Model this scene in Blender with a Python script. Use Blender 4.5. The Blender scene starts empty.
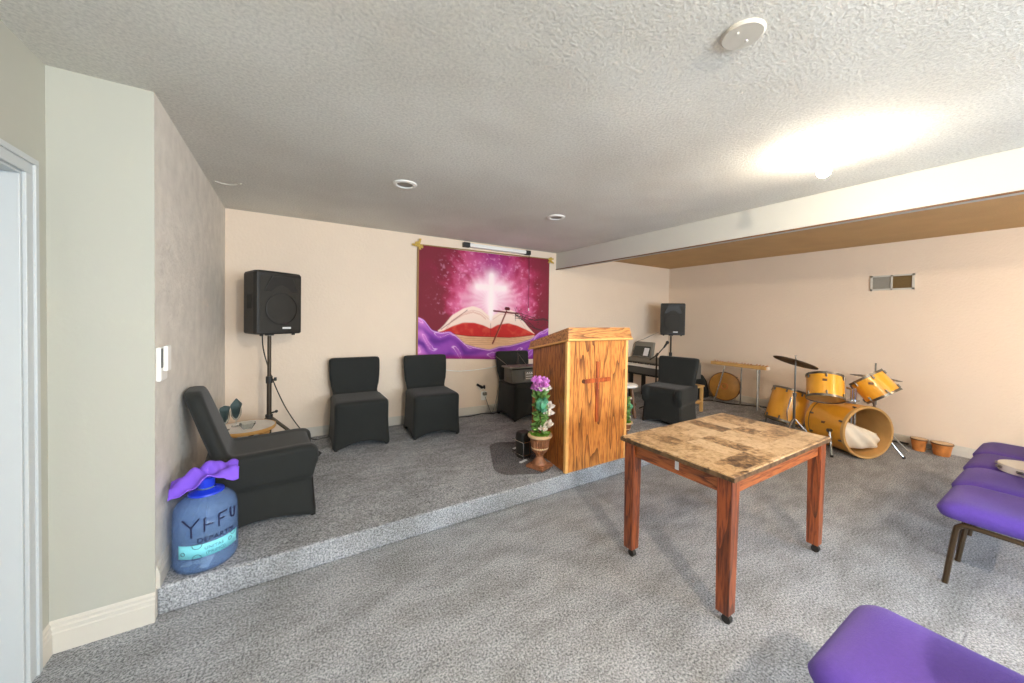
import bpy, bmesh, math, random
import numpy as np
from mathutils import Vector, Matrix, Euler, noise as mnoise
random.seed(7)
PI = math.pi
SC = bpy.context.scene
COL = SC.collection
H = 2.44; YB = 4.371; XR = 6.808; XL = -0.324; YS = 2.271; YP = 2.296; S = 0.137
YF = -3.2; XB = 4.005; ZB = 2.194

# ------------------------------------------------------------ materials
def lin(c):
    return tuple(((v/255)/12.92 if v/255 <= .04045 else ((v/255+.055)/1.055)**2.4) for v in c) + (1,)
def mat(name, rgb, rough=.6, metal=0., bump=0., bscale=50., var=0., vscale=8., spec=.5, trans=0., ior=1.45, emit=None, estr=0., sheen=0., coat=0.):
    m = bpy.data.materials.new(name); m.use_nodes = True
    nt = m.node_tree; b = nt.nodes['Principled BSDF']
    b.inputs['Base Color'].default_value = lin(rgb); b.inputs['Roughness'].default_value = rough
    b.inputs['Metallic'].default_value = metal; b.inputs['Specular IOR Level'].default_value = spec
    b.inputs['Transmission Weight'].default_value = trans; b.inputs['IOR'].default_value = ior
    b.inputs['Sheen Weight'].default_value = sheen; b.inputs['Coat Weight'].default_value = coat
    if emit: b.inputs['Emission Color'].default_value = lin(emit); b.inputs['Emission Strength'].default_value = estr
    tc = nt.nodes.new('ShaderNodeTexCoord')
    if var:
        n = nt.nodes.new('ShaderNodeTexNoise'); n.inputs['Scale'].default_value = vscale; n.inputs['Detail'].default_value = 4
        nt.links.new(tc.outputs['Object'], n.inputs['Vector'])
        r = nt.nodes.new('ShaderNodeValToRGB'); r.color_ramp.elements[0].position = .3; r.color_ramp.elements[1].position = .7
        c = lin(rgb); r.color_ramp.elements[0].color = tuple(v*(1-var) for v in c[:3])+(1,); r.color_ramp.elements[1].color = tuple(min(1, v*(1+var)) for v in c[:3])+(1,)
        nt.links.new(n.outputs['Fac'], r.inputs['Fac']); nt.links.new(r.outputs['Color'], b.inputs['Base Color'])
    if bump:
        n = nt.nodes.new('ShaderNodeTexNoise'); n.inputs['Scale'].default_value = bscale; n.inputs['Detail'].default_value = 3
        nt.links.new(tc.outputs['Object'], n.inputs['Vector'])
        bp = nt.nodes.new('ShaderNodeBump'); bp.inputs['Strength'].default_value = bump; bp.inputs['Distance'].default_value = .01
        nt.links.new(n.outputs['Fac'], bp.inputs['Height']); nt.links.new(bp.outputs['Normal'], b.inputs['Normal'])
    return m

def carpet_mat(name, dark, light, tint):
    m = bpy.data.materials.new(name); m.use_nodes = True
    nt = m.node_tree; L = nt.links; b = nt.nodes['Principled BSDF']; b.inputs['Roughness'].default_value = .95; b.inputs['Specular IOR Level'].default_value = .1
    tc = nt.nodes.new('ShaderNodeTexCoord')
    n1 = nt.nodes.new('ShaderNodeTexNoise'); n1.inputs['Scale'].default_value = 105; n1.inputs['Detail'].default_value = 6; n1.inputs['Roughness'].default_value = .8
    n2 = nt.nodes.new('ShaderNodeTexNoise'); n2.inputs['Scale'].default_value = 3.2; n2.inputs['Detail'].default_value = 8; n2.inputs['Roughness'].default_value = .65
    mp = nt.nodes.new('ShaderNodeMapping'); mp.inputs['Scale'].default_value = (1, 2.2, 1)
    L.new(tc.outputs['Object'], n1.inputs['Vector']); L.new(tc.outputs['Object'], mp.inputs['Vector']); L.new(mp.outputs['Vector'], n2.inputs['Vector'])
    r = nt.nodes.new('ShaderNodeValToRGB'); e = r.color_ramp.elements
    e[0].position = .39; e[0].color = lin(dark); e[1].position = .61; e[1].color = lin(light)
    L.new(n1.outputs['Fac'], r.inputs['Fac'])
    r2 = nt.nodes.new('ShaderNodeValToRGB'); e = r2.color_ramp.elements
    e[0].position = .38; e[0].color = lin(tint); e[1].position = .6; e[1].color = (1, 1, 1, 1)
    L.new(n2.outputs['Fac'], r2.inputs['Fac'])
    mx = nt.nodes.new('ShaderNodeMix'); mx.data_type = 'RGBA'; mx.blend_type = 'MULTIPLY'; mx.inputs[0].default_value = 1
    L.new(r.outputs['Color'], mx.inputs[6]); L.new(r2.outputs['Color'], mx.inputs[7]); L.new(mx.outputs[2], b.inputs['Base Color'])
    bp = nt.nodes.new('ShaderNodeBump'); bp.inputs['Strength'].default_value = .6; bp.inputs['Distance'].default_value = .006
    L.new(n1.outputs['Fac'], bp.inputs['Height']); L.new(bp.outputs['Normal'], b.inputs['Normal'])
    return m

def ceiling_mat():
    m = bpy.data.materials.new('popcorn_ceiling'); m.use_nodes = True
    nt = m.node_tree; L = nt.links; b = nt.nodes['Principled BSDF']; b.inputs['Roughness'].default_value = .95; b.inputs['Specular IOR Level'].default_value = .1
    tc = nt.nodes.new('ShaderNodeTexCoord')
    n1 = nt.nodes.new('ShaderNodeTexNoise'); n1.inputs['Scale'].default_value = 75; n1.inputs['Detail'].default_value = 5; n1.inputs['Roughness'].default_value = .65
    n2 = nt.nodes.new('ShaderNodeTexNoise'); n2.inputs['Scale'].default_value = 1.1; n2.inputs['Detail'].default_value = 3
    n3 = nt.nodes.new('ShaderNodeTexNoise'); n3.inputs['Scale'].default_value = 2.5; n3.inputs['Detail'].default_value = 2
    for n in (n1, n2, n3): L.new(tc.outputs['Object'], n.inputs['Vector'])
    r = nt.nodes.new('ShaderNodeValToRGB'); e = r.color_ramp.elements
    e[0].position = .35; e[0].color = lin((220, 216, 206)); e[1].position = .65; e[1].color = lin((234, 231, 222))
    L.new(n2.outputs['Fac'], r.inputs['Fac'])
    r1 = nt.nodes.new('ShaderNodeValToRGB'); e = r1.color_ramp.elements
    e[0].position = .35; e[0].color = (.8, .8, .8, 1); e[1].position = .6; e[1].color = (1, 1, 1, 1)
    L.new(n1.outputs['Fac'], r1.inputs['Fac'])
    mx = nt.nodes.new('ShaderNodeMix'); mx.data_type = 'RGBA'; mx.blend_type = 'MULTIPLY'; mx.inputs[0].default_value = 1
    L.new(r.outputs['Color'], mx.inputs[6]); L.new(r1.outputs['Color'], mx.inputs[7]); L.new(mx.outputs[2], b.inputs['Base Color'])
    bp = nt.nodes.new('ShaderNodeBump'); bp.inputs['Strength'].default_value = .75; bp.inputs['Distance'].default_value = .012
    L.new(n1.outputs['Fac'], bp.inputs['Height'])
    b2 = nt.nodes.new('ShaderNodeBump'); b2.inputs['Strength'].default_value = .35; b2.inputs['Distance'].default_value = .06
    L.new(n3.outputs['Fac'], b2.inputs['Height']); L.new(bp.outputs['Normal'], b2.inputs['Normal']); L.new(b2.outputs['Normal'], b.inputs['Normal'])
    return m

def oak_mat(name, base, dark, axis='Z', sc=1.0, coat=.25):
    """straight/cathedral grain running along the given local axis"""
    m = bpy.data.materials.new(name); m.use_nodes = True
    nt = m.node_tree; L = nt.links; b = nt.nodes['Principled BSDF']; b.inputs['Roughness'].default_value = .42; b.inputs['Coat Weight'].default_value = coat
    b.inputs['Coat Roughness'].default_value = .3
    tc = nt.nodes.new('ShaderNodeTexCoord'); mp = nt.nodes.new('ShaderNodeMapping')
    s_ = {'Z': (1, 1, .09), 'X': (.09, 1, 1), 'Y': (1, .09, 1)}[axis]
    mp.inputs['Scale'].default_value = tuple(v*sc for v in s_)
    L.new(tc.outputs['Object'], mp.inputs['Vector'])
    n0 = nt.nodes.new('ShaderNodeTexNoise'); n0.inputs['Scale'].default_value = 5; n0.inputs['Detail'].default_value = 2
    L.new(mp.outputs['Vector'], n0.inputs['Vector'])
    mul = nt.nodes.new('ShaderNodeMath'); mul.operation = 'MULTIPLY'; mul.inputs[1].default_value = 11
    L.new(n0.outputs['Fac'], mul.inputs[0])
    fr = nt.nodes.new('ShaderNodeMath'); fr.operation = 'FRACT'; L.new(mul.outputs[0], fr.inputs[0])
    n1 = nt.nodes.new('ShaderNodeTexNoise'); n1.inputs['Scale'].default_value = 90; n1.inputs['Detail'].default_value = 3
    L.new(mp.outputs['Vector'], n1.inputs['Vector'])
    r = nt.nodes.new('ShaderNodeValToRGB'); e = r.color_ramp.elements
    mid = tuple((a*2+c)/3 for a, c in zip(base, dark))
    e[0].position = 0; e[0].color = lin(dark); e[1].position = 1; e[1].color = lin(base)
    q = e.new(.18); q.color = lin(mid); q = e.new(.45); q.color = lin(base)
    q = e.new(.86); q.color = lin(base)
    L.new(fr.outputs[0], r.inputs['Fac'])
    r1 = nt.nodes.new('ShaderNodeValToRGB'); e = r1.color_ramp.elements
    e[0].position = .38; e[0].color = lin(mid); e[1].position = .52; e[1].color = (1, 1, 1, 1)
    L.new(n1.outputs['Fac'], r1.inputs['Fac'])
    mx = nt.nodes.new('ShaderNodeMix'); mx.data_type = 'RGBA'; mx.blend_type = 'MULTIPLY'; mx.inputs[0].default_value = .7
    L.new(r.outputs['Color'], mx.inputs[6]); L.new(r1.outputs['Color'], mx.inputs[7]); L.new(mx.outputs[2], b.inputs['Base Color'])
    return m

def marble_tiles():
    m = bpy.data.materials.new('brown_marble_tiles'); m.use_nodes = True
    nt = m.node_tree; L = nt.links; b = nt.nodes['Principled BSDF']; b.inputs['Roughness'].default_value = .28
    tc = nt.nodes.new('ShaderNodeTexCoord')
    v = nt.nodes.new('ShaderNodeTexVoronoi'); v.distance = 'CHEBYCHEV'; v.inputs['Scale'].default_value = 8; v.inputs['Randomness'].default_value = 0
    L.new(tc.outputs['Object'], v.inputs['Vector'])
    sep = nt.nodes.new('ShaderNodeSeparateColor'); L.new(v.outputs['Color'], sep.inputs[0])
    off = nt.nodes.new('ShaderNodeVectorMath'); off.operation = 'ADD'
    L.new(tc.outputs['Object'], off.inputs[0]); L.new(v.outputs['Color'], off.inputs[1])
    n = nt.nodes.new('ShaderNodeTexNoise'); n.inputs['Scale'].default_value = 26; n.inputs['Detail'].default_value = 8; n.inputs['Roughness'].default_value = .72; n.inputs['Distortion'].default_value = .8
    L.new(off.outputs[0], n.inputs['Vector'])
    ad = nt.nodes.new('ShaderNodeMath'); ad.operation = 'MULTIPLY_ADD'; ad.inputs[1].default_value = .26
    L.new(sep.outputs[0], ad.inputs[0]); L.new(n.outputs['Fac'], ad.inputs[2])
    r = nt.nodes.new('ShaderNodeValToRGB'); e = r.color_ramp.elements
    e[0].position = .44; e[0].color = lin((66, 50, 38)); e[1].position = .80; e[1].color = lin((208, 180, 144))
    q = e.new(.54); q.color = lin((126, 94, 64)); q = e.new(.63); q.color = lin((178, 142, 100)); 
    L.new(ad.outputs[0], r.inputs['Fac']); L.new(r.outputs['Color'], b.inputs['Base Color'])
    return m

M = {}
M['carpet'] = carpet_mat('grey_carpet', (88, 91, 95), (202, 205, 210), (222, 221, 218))
M['ceiling'] = ceiling_mat()
M['wall_cream'] = mat('cream_paint', (174, 173, 161), .6, bump=.05, bscale=60)
M['wall_peach'] = mat('peach_wall', (226, 206, 184), .65, bump=.3, bscale=45, var=.02, vscale=1.5)  # peach tone, warmer than the other walls
M['wall_plaster'] = mat('rough_grey_plaster', (214, 208, 198), .7, bump=.9, bscale=32, var=.09, vscale=9)
M['ceiling_shade'] = mat('shaded_ceiling_tan', (196, 160, 112), .9, bump=.6, bscale=70, var=.06, vscale=3)  # brown tone puts the shade beyond the beam into the ceiling colour
M['wall_white'] = mat('beam_paint', (196, 195, 188), .6, bump=.05)
M['trim'] = mat('white_trim_paint', (200, 194, 182), .4)
M['door'] = mat('door_white', (184, 188, 188), .4)
M['black_fabric'] = mat('black_stretch_fabric', (25, 27, 24), .8, bump=.15, bscale=300, sheen=.1, var=.1, vscale=5)
M['black_leg'] = mat('black_metal', (28, 26, 24), .4, metal=.3)
M['plastic'] = mat('black_plastic', (38, 36, 33), .5, bump=.15, bscale=300)
M['grille'] = mat('dark_grille', (46, 43, 37), .55, bump=.5, bscale=420)
M['grey_logo'] = mat('silver_logo', (215, 215, 215), .4)
M['chrome'] = mat('chrome', (200, 200, 198), .22, metal=1)
M['steel'] = mat('grey_steel', (120, 116, 108), .35, metal=.9)
M['pole'] = mat('dark_pole', (70, 60, 48), .4, metal=.5)
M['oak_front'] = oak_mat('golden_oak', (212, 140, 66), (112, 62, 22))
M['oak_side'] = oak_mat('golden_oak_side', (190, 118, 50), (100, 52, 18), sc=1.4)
M['oak_top'] = oak_mat('golden_oak_cap', (204, 142, 76), (112, 62, 22), 'X', 1.3)
M['oak_trim'] = mat('pale_oak_edge', (232, 176, 104), .45, var=.08, vscale=20)
M['oak_cross'] = oak_mat('red_oak_cross', (190, 92, 36), (140, 62, 22), sc=.8)
M['cherry'] = oak_mat('cherry_wood', (148, 74, 32), (92, 42, 16), sc=1.2, coat=.3)
M['cherry_x'] = oak_mat('cherry_wood_apron', (168, 94, 44), (108, 54, 22), 'X', 1.2)
M['cherry_y'] = oak_mat('cherry_wood_apron_end', (168, 94, 44), (108, 54, 22), 'Y', 1.2)
M['marble'] = marble_tiles()
M['marble_edge'] = mat('marble_edge', (98, 74, 50), .35, var=.7, vscale=34)
M['purple'] = mat('purple_upholstery', (90, 64, 164), .9, bump=.35, bscale=380, var=.06, vscale=90, sheen=.12)
M['brown_metal'] = mat('brown_steel_frame', (74, 58, 40), .4, metal=.4)
M['maple'] = mat('yellow_maple_shell', (238, 166, 46), .3, var=.12, vscale=3, coat=.5)
M['maple_in'] = mat('raw_maple_inside', (206, 164, 104), .6, var=.1, vscale=6)
M['drumhead'] = mat('clear_amber_drumhead', (196, 160, 104), .35, var=.1)
M['white_head'] = mat('white_drumhead', (236, 232, 222), .5)
M['cymbal'] = mat('dull_bronze_cymbal', (96, 74, 48), .45, metal=.6, var=.2, vscale=10)
M['white_cloth'] = mat('white_pillow_fabric', (246, 242, 234), .9, bump=.4, bscale=30)
M['blue_plastic'] = mat('blue_clear_plastic', (160, 192, 232), .08)
def see_through(m, tint, fac):
    nt = m.node_tree; b = nt.nodes['Principled BSDF']; out = nt.nodes['Material Output']
    tr = nt.nodes.new('ShaderNodeBsdfTransparent'); tr.inputs[0].default_value = lin(tint)
    mx = nt.nodes.new('ShaderNodeMixShader'); mx.inputs[0].default_value = fac
    nt.links.new(tr.outputs[0], mx.inputs[1]); nt.links.new(b.outputs[0], mx.inputs[2]); nt.links.new(mx.outputs[0], out.inputs[0])
see_through(M['blue_plastic'], (222, 232, 248), .20)
M['blue_cap'] = mat('blue_cap', (30, 60, 205), .35)
M['purple_cloth'] = mat('purple_napkin', (124, 84, 214), .85, bump=.2, bscale=200)
M['cyan_paper'] = mat('cyan_label', (128, 214, 226), .5)
M['ink'] = mat('navy_ink', (20, 22, 60), .6)
M['ink_teal'] = mat('teal_print', (50, 120, 140), .6)
M['cash'] = mat('crumpled_notes', (176, 184, 176), .8, var=.3, vscale=30)
M['urn_brown'] = mat('antique_brown_urn', (140, 92, 62), .5, var=.35, vscale=22)
M['urn_cream'] = mat('cream_urn_rim', (214, 182, 140), .55, var=.12, vscale=20)
M['leaf'] = mat('leaf_green', (112, 150, 78), .6, var=.4, vscale=16)
M['leaf_dark'] = mat('leaf_blue_green', (78, 142, 108), .5, var=.4, vscale=25)
M['moss'] = mat('green_moss', (96, 140, 40), .9, var=.3, vscale=40)
M['petal_white'] = mat('white_petal', (238, 226, 214), .6, var=.06, vscale=20)
M['petal_purple'] = mat('mauve_petal', (212, 128, 204), .6, var=.3, vscale=25)
M['white_plastic'] = mat('white_plastic', (232, 230, 224), .4)
M['grey_plastic'] = mat('grey_plastic', (120, 116, 106), .5)
M['darkgrey_plastic'] = mat('dark_grey_plastic', (84, 84, 80), .5)
M['screen'] = mat('dark_screen', (60, 62, 58), .2)
M['paper'] = mat('paper', (224, 224, 226), .7)
M['tape'] = mat('yellow_tape', (190, 156, 66), .6, var=.3, vscale=40)
M['gold'] = mat('brown_gold_edging', (150, 112, 62), .6)
M['glass'] = mat('clear_glass', (240, 245, 245), .03, trans=1, ior=1.3)
M['napkin_black'] = mat('slate_napkin', (62, 78, 78), .8)
M['pine'] = mat('pale_wood', (206, 160, 96), .5, var=.12, vscale=12)
M['walnut'] = mat('brown_wood', (110, 74, 44), .5, var=.2, vscale=12)
M['white_stone'] = mat('white_marble_top', (220, 214, 206), .3, var=.06, vscale=10)
M['mat_plastic'] = mat('clear_floor_plastic', (150, 146, 144), .12); see_through(M['mat_plastic'], (236, 235, 235), .12)
M['rope'] = mat('black_cable', (30, 28, 26), .6)
M['vent_dark'] = mat('vent_dark', (112, 88, 50), .6)
M['vent_grey'] = mat('vent_grey', (146, 140, 128), .5)
M['gong_wood'] = mat('dark_yellow_wood', (172, 122, 52), .45, var=.15, vscale=8)
M['bongo'] = mat('orange_bongo_wood', (188, 116, 56), .4, var=.3, vscale=14)
M['bulb'] = mat('lit_bulb', (255, 244, 225), .4, emit=(255, 242, 220), estr=46)
M['fill_far'] = mat('fill_bulb_rear', (255, 244, 225), .4, emit=(255, 238, 216), estr=410)  # emission of the added bulb behind the camera
M['fill_side'] = mat('fill_bulb_side', (255, 244, 225), .4, emit=(255, 234, 206), estr=210)  # emission of the added bulb past the beam

# ------------------------------------------------------------ mesh helpers
def build(name, bm, m, parent=None, smooth=False, bevel=0., angle=None, subsurf=0):
    me = bpy.data.meshes.new(name); bmesh.ops.recalc_face_normals(bm, faces=bm.faces); bm.to_mesh(me); bm.free()
    o = bpy.data.objects.new(name, me); COL.objects.link(o)
    for x in (m if isinstance(m, (list, tuple)) else [m]): me.materials.append(x)
    if smooth:
        for p in me.polygons: p.use_smooth = True
        try: me.set_sharp_from_angle(angle=angle if angle else math.radians(40))
        except Exception: pass
    if bevel:
        b = o.modifiers.new('b', 'BEVEL'); b.width = bevel; b.segments = 2; b.limit_method = 'ANGLE'; b.angle_limit = math.radians(40)
    if subsurf:
        s = o.modifiers.new('s', 'SUBSURF'); s.levels = s.render_levels = subsurf
    if parent is not None: o.parent = parent
    return o
def BM(): return bmesh.new()
def hexa(bm, v8, mi=0):
    """bottom 4 (ccw) then top 4"""
    v = [bm.verts.new(p) for p in v8]
    for f in ((3, 2, 1, 0), (4, 5, 6, 7), (0, 1, 5, 4), (1, 2, 6, 5), (2, 3, 7, 6), (3, 0, 4, 7)):
        bm.faces.new([v[i] for i in f]).material_index = mi
def box(bm, a, b, mi=0):
    x0, y0, z0 = a; x1, y1, z1 = b
    hexa(bm, [(x0, y0, z0), (x1, y0, z0), (x1, y1, z0), (x0, y1, z0), (x0, y0, z1), (x1, y0, z1), (x1, y1, z1), (x0, y1, z1)], mi)
def frame_of(d):
    d = Vector(d).normalized(); a = Vector((0, 0, 1)) if abs(d.z) < .95 else Vector((1, 0, 0))
    u = d.cross(a).normalized(); w = d.cross(u).normalized(); return u, w
def loft(bm, rings, cap=True, closed=True, mi=0):
    R = [[bm.verts.new(p) for p in r] for r in rings]; n = len(R[0])
    for i in range(len(R)-1):
        for j in range(n if closed else n-1):
            k = (j+1) % n
            bm.faces.new((R[i][j], R[i][k], R[i+1][k], R[i+1][j])).material_index = mi
    if cap and closed:
        bm.faces.new(list(reversed(R[0]))).material_index = mi; bm.faces.new(R[-1]).material_index = mi
    return R
def cyl(bm, p0, p1, r0, r1=None, n=16, mi=0, cap=True):
    r1 = r0 if r1 is None else r1; p0 = Vector(p0); p1 = Vector(p1); u, w = frame_of(p1-p0)
    loft(bm, [[p+(u*math.cos(2*PI*i/n)+w*math.sin(2*PI*i/n))*r for i in range(n)] for p, r in ((p0, r0), (p1, r1))], cap=cap, mi=mi)
def tube(bm, pts, r, n=8, mi=0):
    pts = [Vector(p) for p in pts]; rings = []
    u, w = frame_of(pts[1]-pts[0])
    for i, p in enumerate(pts):
        d = (pts[min(i+1, len(pts)-1)]-pts[max(i-1, 0)]).normalized()
        u = (u-d*u.dot(d)).normalized(); w = d.cross(u)
        rings.append([p+(u*math.cos(2*PI*k/n)+w*math.sin(2*PI*k/n))*r for k in range(n)])
    loft(bm, rings, mi=mi)
def smooth_path(pts, k=6):
    P = [Vector(p) for p in pts]; out = []
    for i in range(len(P)-1):
        p0, p1, p2, p3 = P[max(i-1, 0)], P[i], P[i+1], P[min(i+2, len(P)-1)]
        for t in range(k):
            t /= k; out.append(.5*((2*p1)+(-p0+p2)*t+(2*p0-5*p1+4*p2-p3)*t*t+(-p0+3*p1-3*p2+p3)*t**3))
    out.append(P[-1]); return out
def lathe(bm, prof, n=32, c=(0, 0, 0), axis=(0, 0, 1), mi=0, cap=True):
    c = Vector(c); d = Vector(axis).normalized(); u, w = frame_of(d)
    loft(bm, [[c+d*z+(u*math.cos(2*PI*i/n)+w*math.sin(2*PI*i/n))*max(r, 1e-4) for i in range(n)] for r, z in prof], cap=cap, mi=mi)
def ball(bm, c, r, sx=1, sy=1, sz=1, n=16, mi=0):
    lathe_pts = []
    rings = []
    for i in range(n//2+1):
        a = PI*i/(n//2); rr = max(math.sin(a), 1e-3); z = -math.cos(a)
        rings.append([Vector(c)+Vector((rr*math.cos(2*PI*k/n)*r*sx, rr*math.sin(2*PI*k/n)*r*sy, z*r*sz)) for k in range(n)])
    loft(bm, rings, mi=mi)
def rrect(w, d, r, n=5, cx=0, cy=0):
    pts = []
    for sx, sy, a0 in ((1, 1, 0), (-1, 1, 90), (-1, -1, 180), (1, -1, 270)):
        for i in range(n+1):
            a = math.radians(a0+90*i/n); pts.append((cx+sx*(w/2-r)+r*math.cos(a), cy+sy*(d/2-r)+r*math.sin(a)))
    return pts
def prism(bm, outline, z0, z1, mi=0, f=None):
    f = f or (lambda x, y, z: (x, y, z))
    loft(bm, [[f(x, y, z0) for x, y in outline], [f(x, y, z1) for x, y in outline]], mi=mi)

def tag(o, label, cat, group=None):
    o['label'] = label; o['category'] = cat
    if group: o['group'] = group
    return o
def thing(name, label, cat, loc=(0, 0, 0), rz=0., group=None):
    o = bpy.data.objects.new(name, None); COL.objects.link(o); o.empty_display_size = .1
    o.location = loc; o.rotation_euler = (0, 0, rz); return tag(o, label, cat, group)
def copy_tree(o, parent=None):
    c = o.copy(); COL.objects.link(c); c.parent = parent
    for ch in list(o.children): copy_tree(ch, c)
    return c
def struct(o): o['kind'] = 'structure'; return o

# ------------------------------------------------------------ the room
def sbox(name, a, b, m, bevel=0): bm = BM(); box(bm, a, b); return struct(build(name, bm, m, bevel=bevel))
sbox('floor', (XL-.6, YF-.15, -.12), (XR+.15, YB+.15, 0), M['carpet'])
bm = BM(); box(bm, (0, YP, 0), (XR, YB, S)); struct(build('platform', bm, M['carpet'], bevel=.012))
sbox('ceiling', (XL-.6, YF-.15, H), (XB+.04, YB+.15, H+.12), M['ceiling'])
sbox('ceiling_side', (XB+.04, YF-.15, H), (XR+.15, YB+.15, H+.12), M['ceiling_shade'])  # same ceiling past the beam, its shade painted in as tan
sbox('wall_back', (-.12, YB, 0), (XR+.12, YB+.12, H), M['wall_peach'])
sbox('wall_right', (XR, YF, 0), (XR+.12, YB, H), M['wall_peach'])
sbox('wall_left', (-.12, YS+.003, 0), (0, YB, H), M['wall_plaster'])
bm = BM(); box(bm, (XL-.12, YS, 0), (-.1205, YS+.12, H)); box(bm, (-.1205, YS, 0), (.0, YS+.0025, H)); struct(build('wall_side', bm, M['wall_cream']))
# wall with the doorway beside the camera
bm = BM(); D0, D1, DZ = 1.30, 2.12, 1.965
box(bm, (XL-.12, D1, 0), (XL, YS, H)); box(bm, (XL-.12, D0, DZ), (XL, D1, H)); box(bm, (XL-.12, YF, 0), (XL, D0, H))
struct(build('wall_entry', bm, M['wall_cream']))
bm = BM()
box(bm, (XL-.14, D1-.018, 0), (XL, D1, DZ-.018)); box(bm, (XL-.14, D0, 0), (XL, D0+.018, DZ-.018)); box(bm, (XL-.14, D0, DZ-.018), (XL, D1, DZ))
for (w_, x_) in ((.062, .012), (.022, .020)):
    a_ = D1-.008+(.062-w_); b_ = D0+.008-(.062-w_); t_ = DZ-.008+(.062-w_)
    box(bm, (XL, a_, 0), (XL+x_, a_+w_, t_)); box(bm, (XL, b_-w_, 0), (XL+x_, b_, t_)); box(bm, (XL, b_-w_, t_), (XL+x_, a_+w_, t_+w_))
struct(build('trim_1', bm, M['door'], bevel=.002))
bm = BM(); box(bm, (XL-.18, D0, 0), (XL-.141, D1, DZ))
struct(build('door_1', bm, M['door'], bevel=.003))
# front wall behind the camera with a window added for fill light
W0, W1, WZ0, WZ1 = .6, 4.6, .9, 2.1
bm = BM()
box(bm, (XL-.12, YF-.12, 0), (W0, YF, H)); box(bm, (W1, YF-.12, 0), (XR+.12, YF, H)); box(bm, (W0, YF-.12, 0), (W1, YF, WZ0)); box(bm, (W0, YF-.12, WZ1), (W1, YF, H))
struct(build('wall_front', bm, M['wall_cream']))
bm = BM()
for a, b in (((W0, WZ0), (W0+.05, WZ1)), ((W1-.05, WZ0), (W1, WZ1)), ((W0, WZ0), (W1, WZ0+.05)), ((W0, WZ1-.05), (W1, WZ1)), ((2.575, WZ0), (2.625, WZ1))):
    box(bm, (a[0], YF-.09, a[1]), (b[0], YF-.04, b[1]))
struct(build('added_window_1', bm, M['trim']))  # frame of the added window, out of view
# beam
bm = BM(); box(bm, (XB, YF, ZB), (XB+.09, YB, H)); struct(build('ceiling_beam', bm, M['wall_white'], bevel=.004))
bm = BM(); box(bm, (XB-.003, YF, ZB-.006), (XB+.003, YB, ZB+.006)); struct(build('trim_2', bm, M['walnut']))
# baseboards
def baseboard(name, p0, p1, nrm, z0, h=.12, t=.014):
    bm = BM(); p0 = Vector(p0+(0,)); p1 = Vector(p1+(0,)); n = Vector(nrm+(0,))
    prof = ((0, 0), (t, 0), (t, h*.62), (t*.8, h*.66), (t*.8, h*.78), (t*.5, h*.83), (t*.5, h*.92), (0, h))
    rings = [[p+n*a+Vector((0, 0, z0+b)) for a, b in prof] for p in (p0, p1)]
    loft(bm, rings); return struct(build(name, bm, M['trim']))
baseboard('baseboard_side', (XL+.0, YS), (.002, YS), (0, -1), 0, .135)
baseboard('baseboard_back', (0, YB), (XR, YB), (0, -1), S, .1)
baseboard('baseboard_left', (0, YP-.01), (0, YB), (1, 0), S, .11)
baseboard('baseboard_right', (XR, YF), (XR, YP), (-1, 0), 0, .11)
baseboard('baseboard_stage', (XR, YP), (XR, YB), (-1, 0), S, .1)
baseboard('baseboard_entry', (XL, D1+.06), (XL, YS), (1, 0), 0, .13)

# ------------------------------------------------------------ stretch covered chairs
def remesh(o, vox=.012, it=8):
    r = o.modifiers.new('r', 'REMESH'); r.mode = 'VOXEL'; r.voxel_size = vox; r.use_smooth_shade = True
    s = o.modifiers.new('sm', 'SMOOTH'); s.factor = .5; s.iterations = it
    return o
def skirt(bm, w0, d0, w1, d1, z1, arch=.055, r=.03, cy0=0., cy1=0.):
    """tapered cover body whose hem lifts in an arch between the legs"""
    n = 6; rings = []; N = 9
    def pts(w, d, rad, cy):
        out = []
        e = []
        hw, hd = w/2, d/2
        cor = [(hw, hd), (-hw, hd), (-hw, -hd), (hw, -hd)]
        for k in range(4):
            a, b = cor[k], cor[(k+1) % 4]
            for i in range(12):
                t = i/12; t = t
                e.append((a[0]+(b[0]-a[0])*t, a[1]+(b[1]-a[1])*t, math.sin(PI*t)))
        for x, y, s_ in e:                       # round the corners a little
            dx = max(0, abs(x)-(hw-rad)); dy = max(0, abs(y)-(hd-rad)); q = math.hypot(dx, dy)
            if dx and dy and q > rad:
                x = math.copysign(hw-rad+dx*rad/q, x); y = math.copysign(hd-rad+dy*rad/q, y)
            out.append((x, y+cy, s_))
        return out
    for i in range(N+1):
        t = i/N; w = w0+(w1-w0)*t; d = d0+(d1-d0)*t; cy = cy0+(cy1-cy0)*t
        k = 1-.025*math.sin(PI*t)                # the cloth is drawn in between hem and seat
        rings.append([(x*k, y*k, arch*s_*(1-t)**2+t*z1) for x, y, s_ in pts(w, d, r, cy)])
    w, d = w1-.035, d1-.035
    rings.append([(x, y, z1+.02) for x, y, s_ in pts(w, d, r, cy1)])
    rings.append([(x, y, z1+.028) for x, y, s_ in pts(w-.08, d-.08, r, cy1)])
    loft(bm, rings)
def back_slab(bm, prof, th):
    """prof: list of (z, y, halfwidth)"""
    rings = []
    for i, (z, y, hw) in enumerate(prof):
        bow = .015 if i > 1 else 0
        o = [(x, yy) for x, yy in rrect(hw*2, th, min(th/2-.002, hw-.01), 4)]
        rings.append([(x, y+yy-bow*(1-(x/hw)**2)*-1, z) for x, yy in o])
    loft(bm, rings)
def legs4(root, hx, y0, y1, m, r=.016, top=.3):
    for sx in (-1, 1):
        for y in (y0, y1):
            bm = BM(); cyl(bm, (sx*hx, y, 0), (sx*(hx-.02), y*.93, top), r, r, 10); build('leg', bm, m, root)
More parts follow.
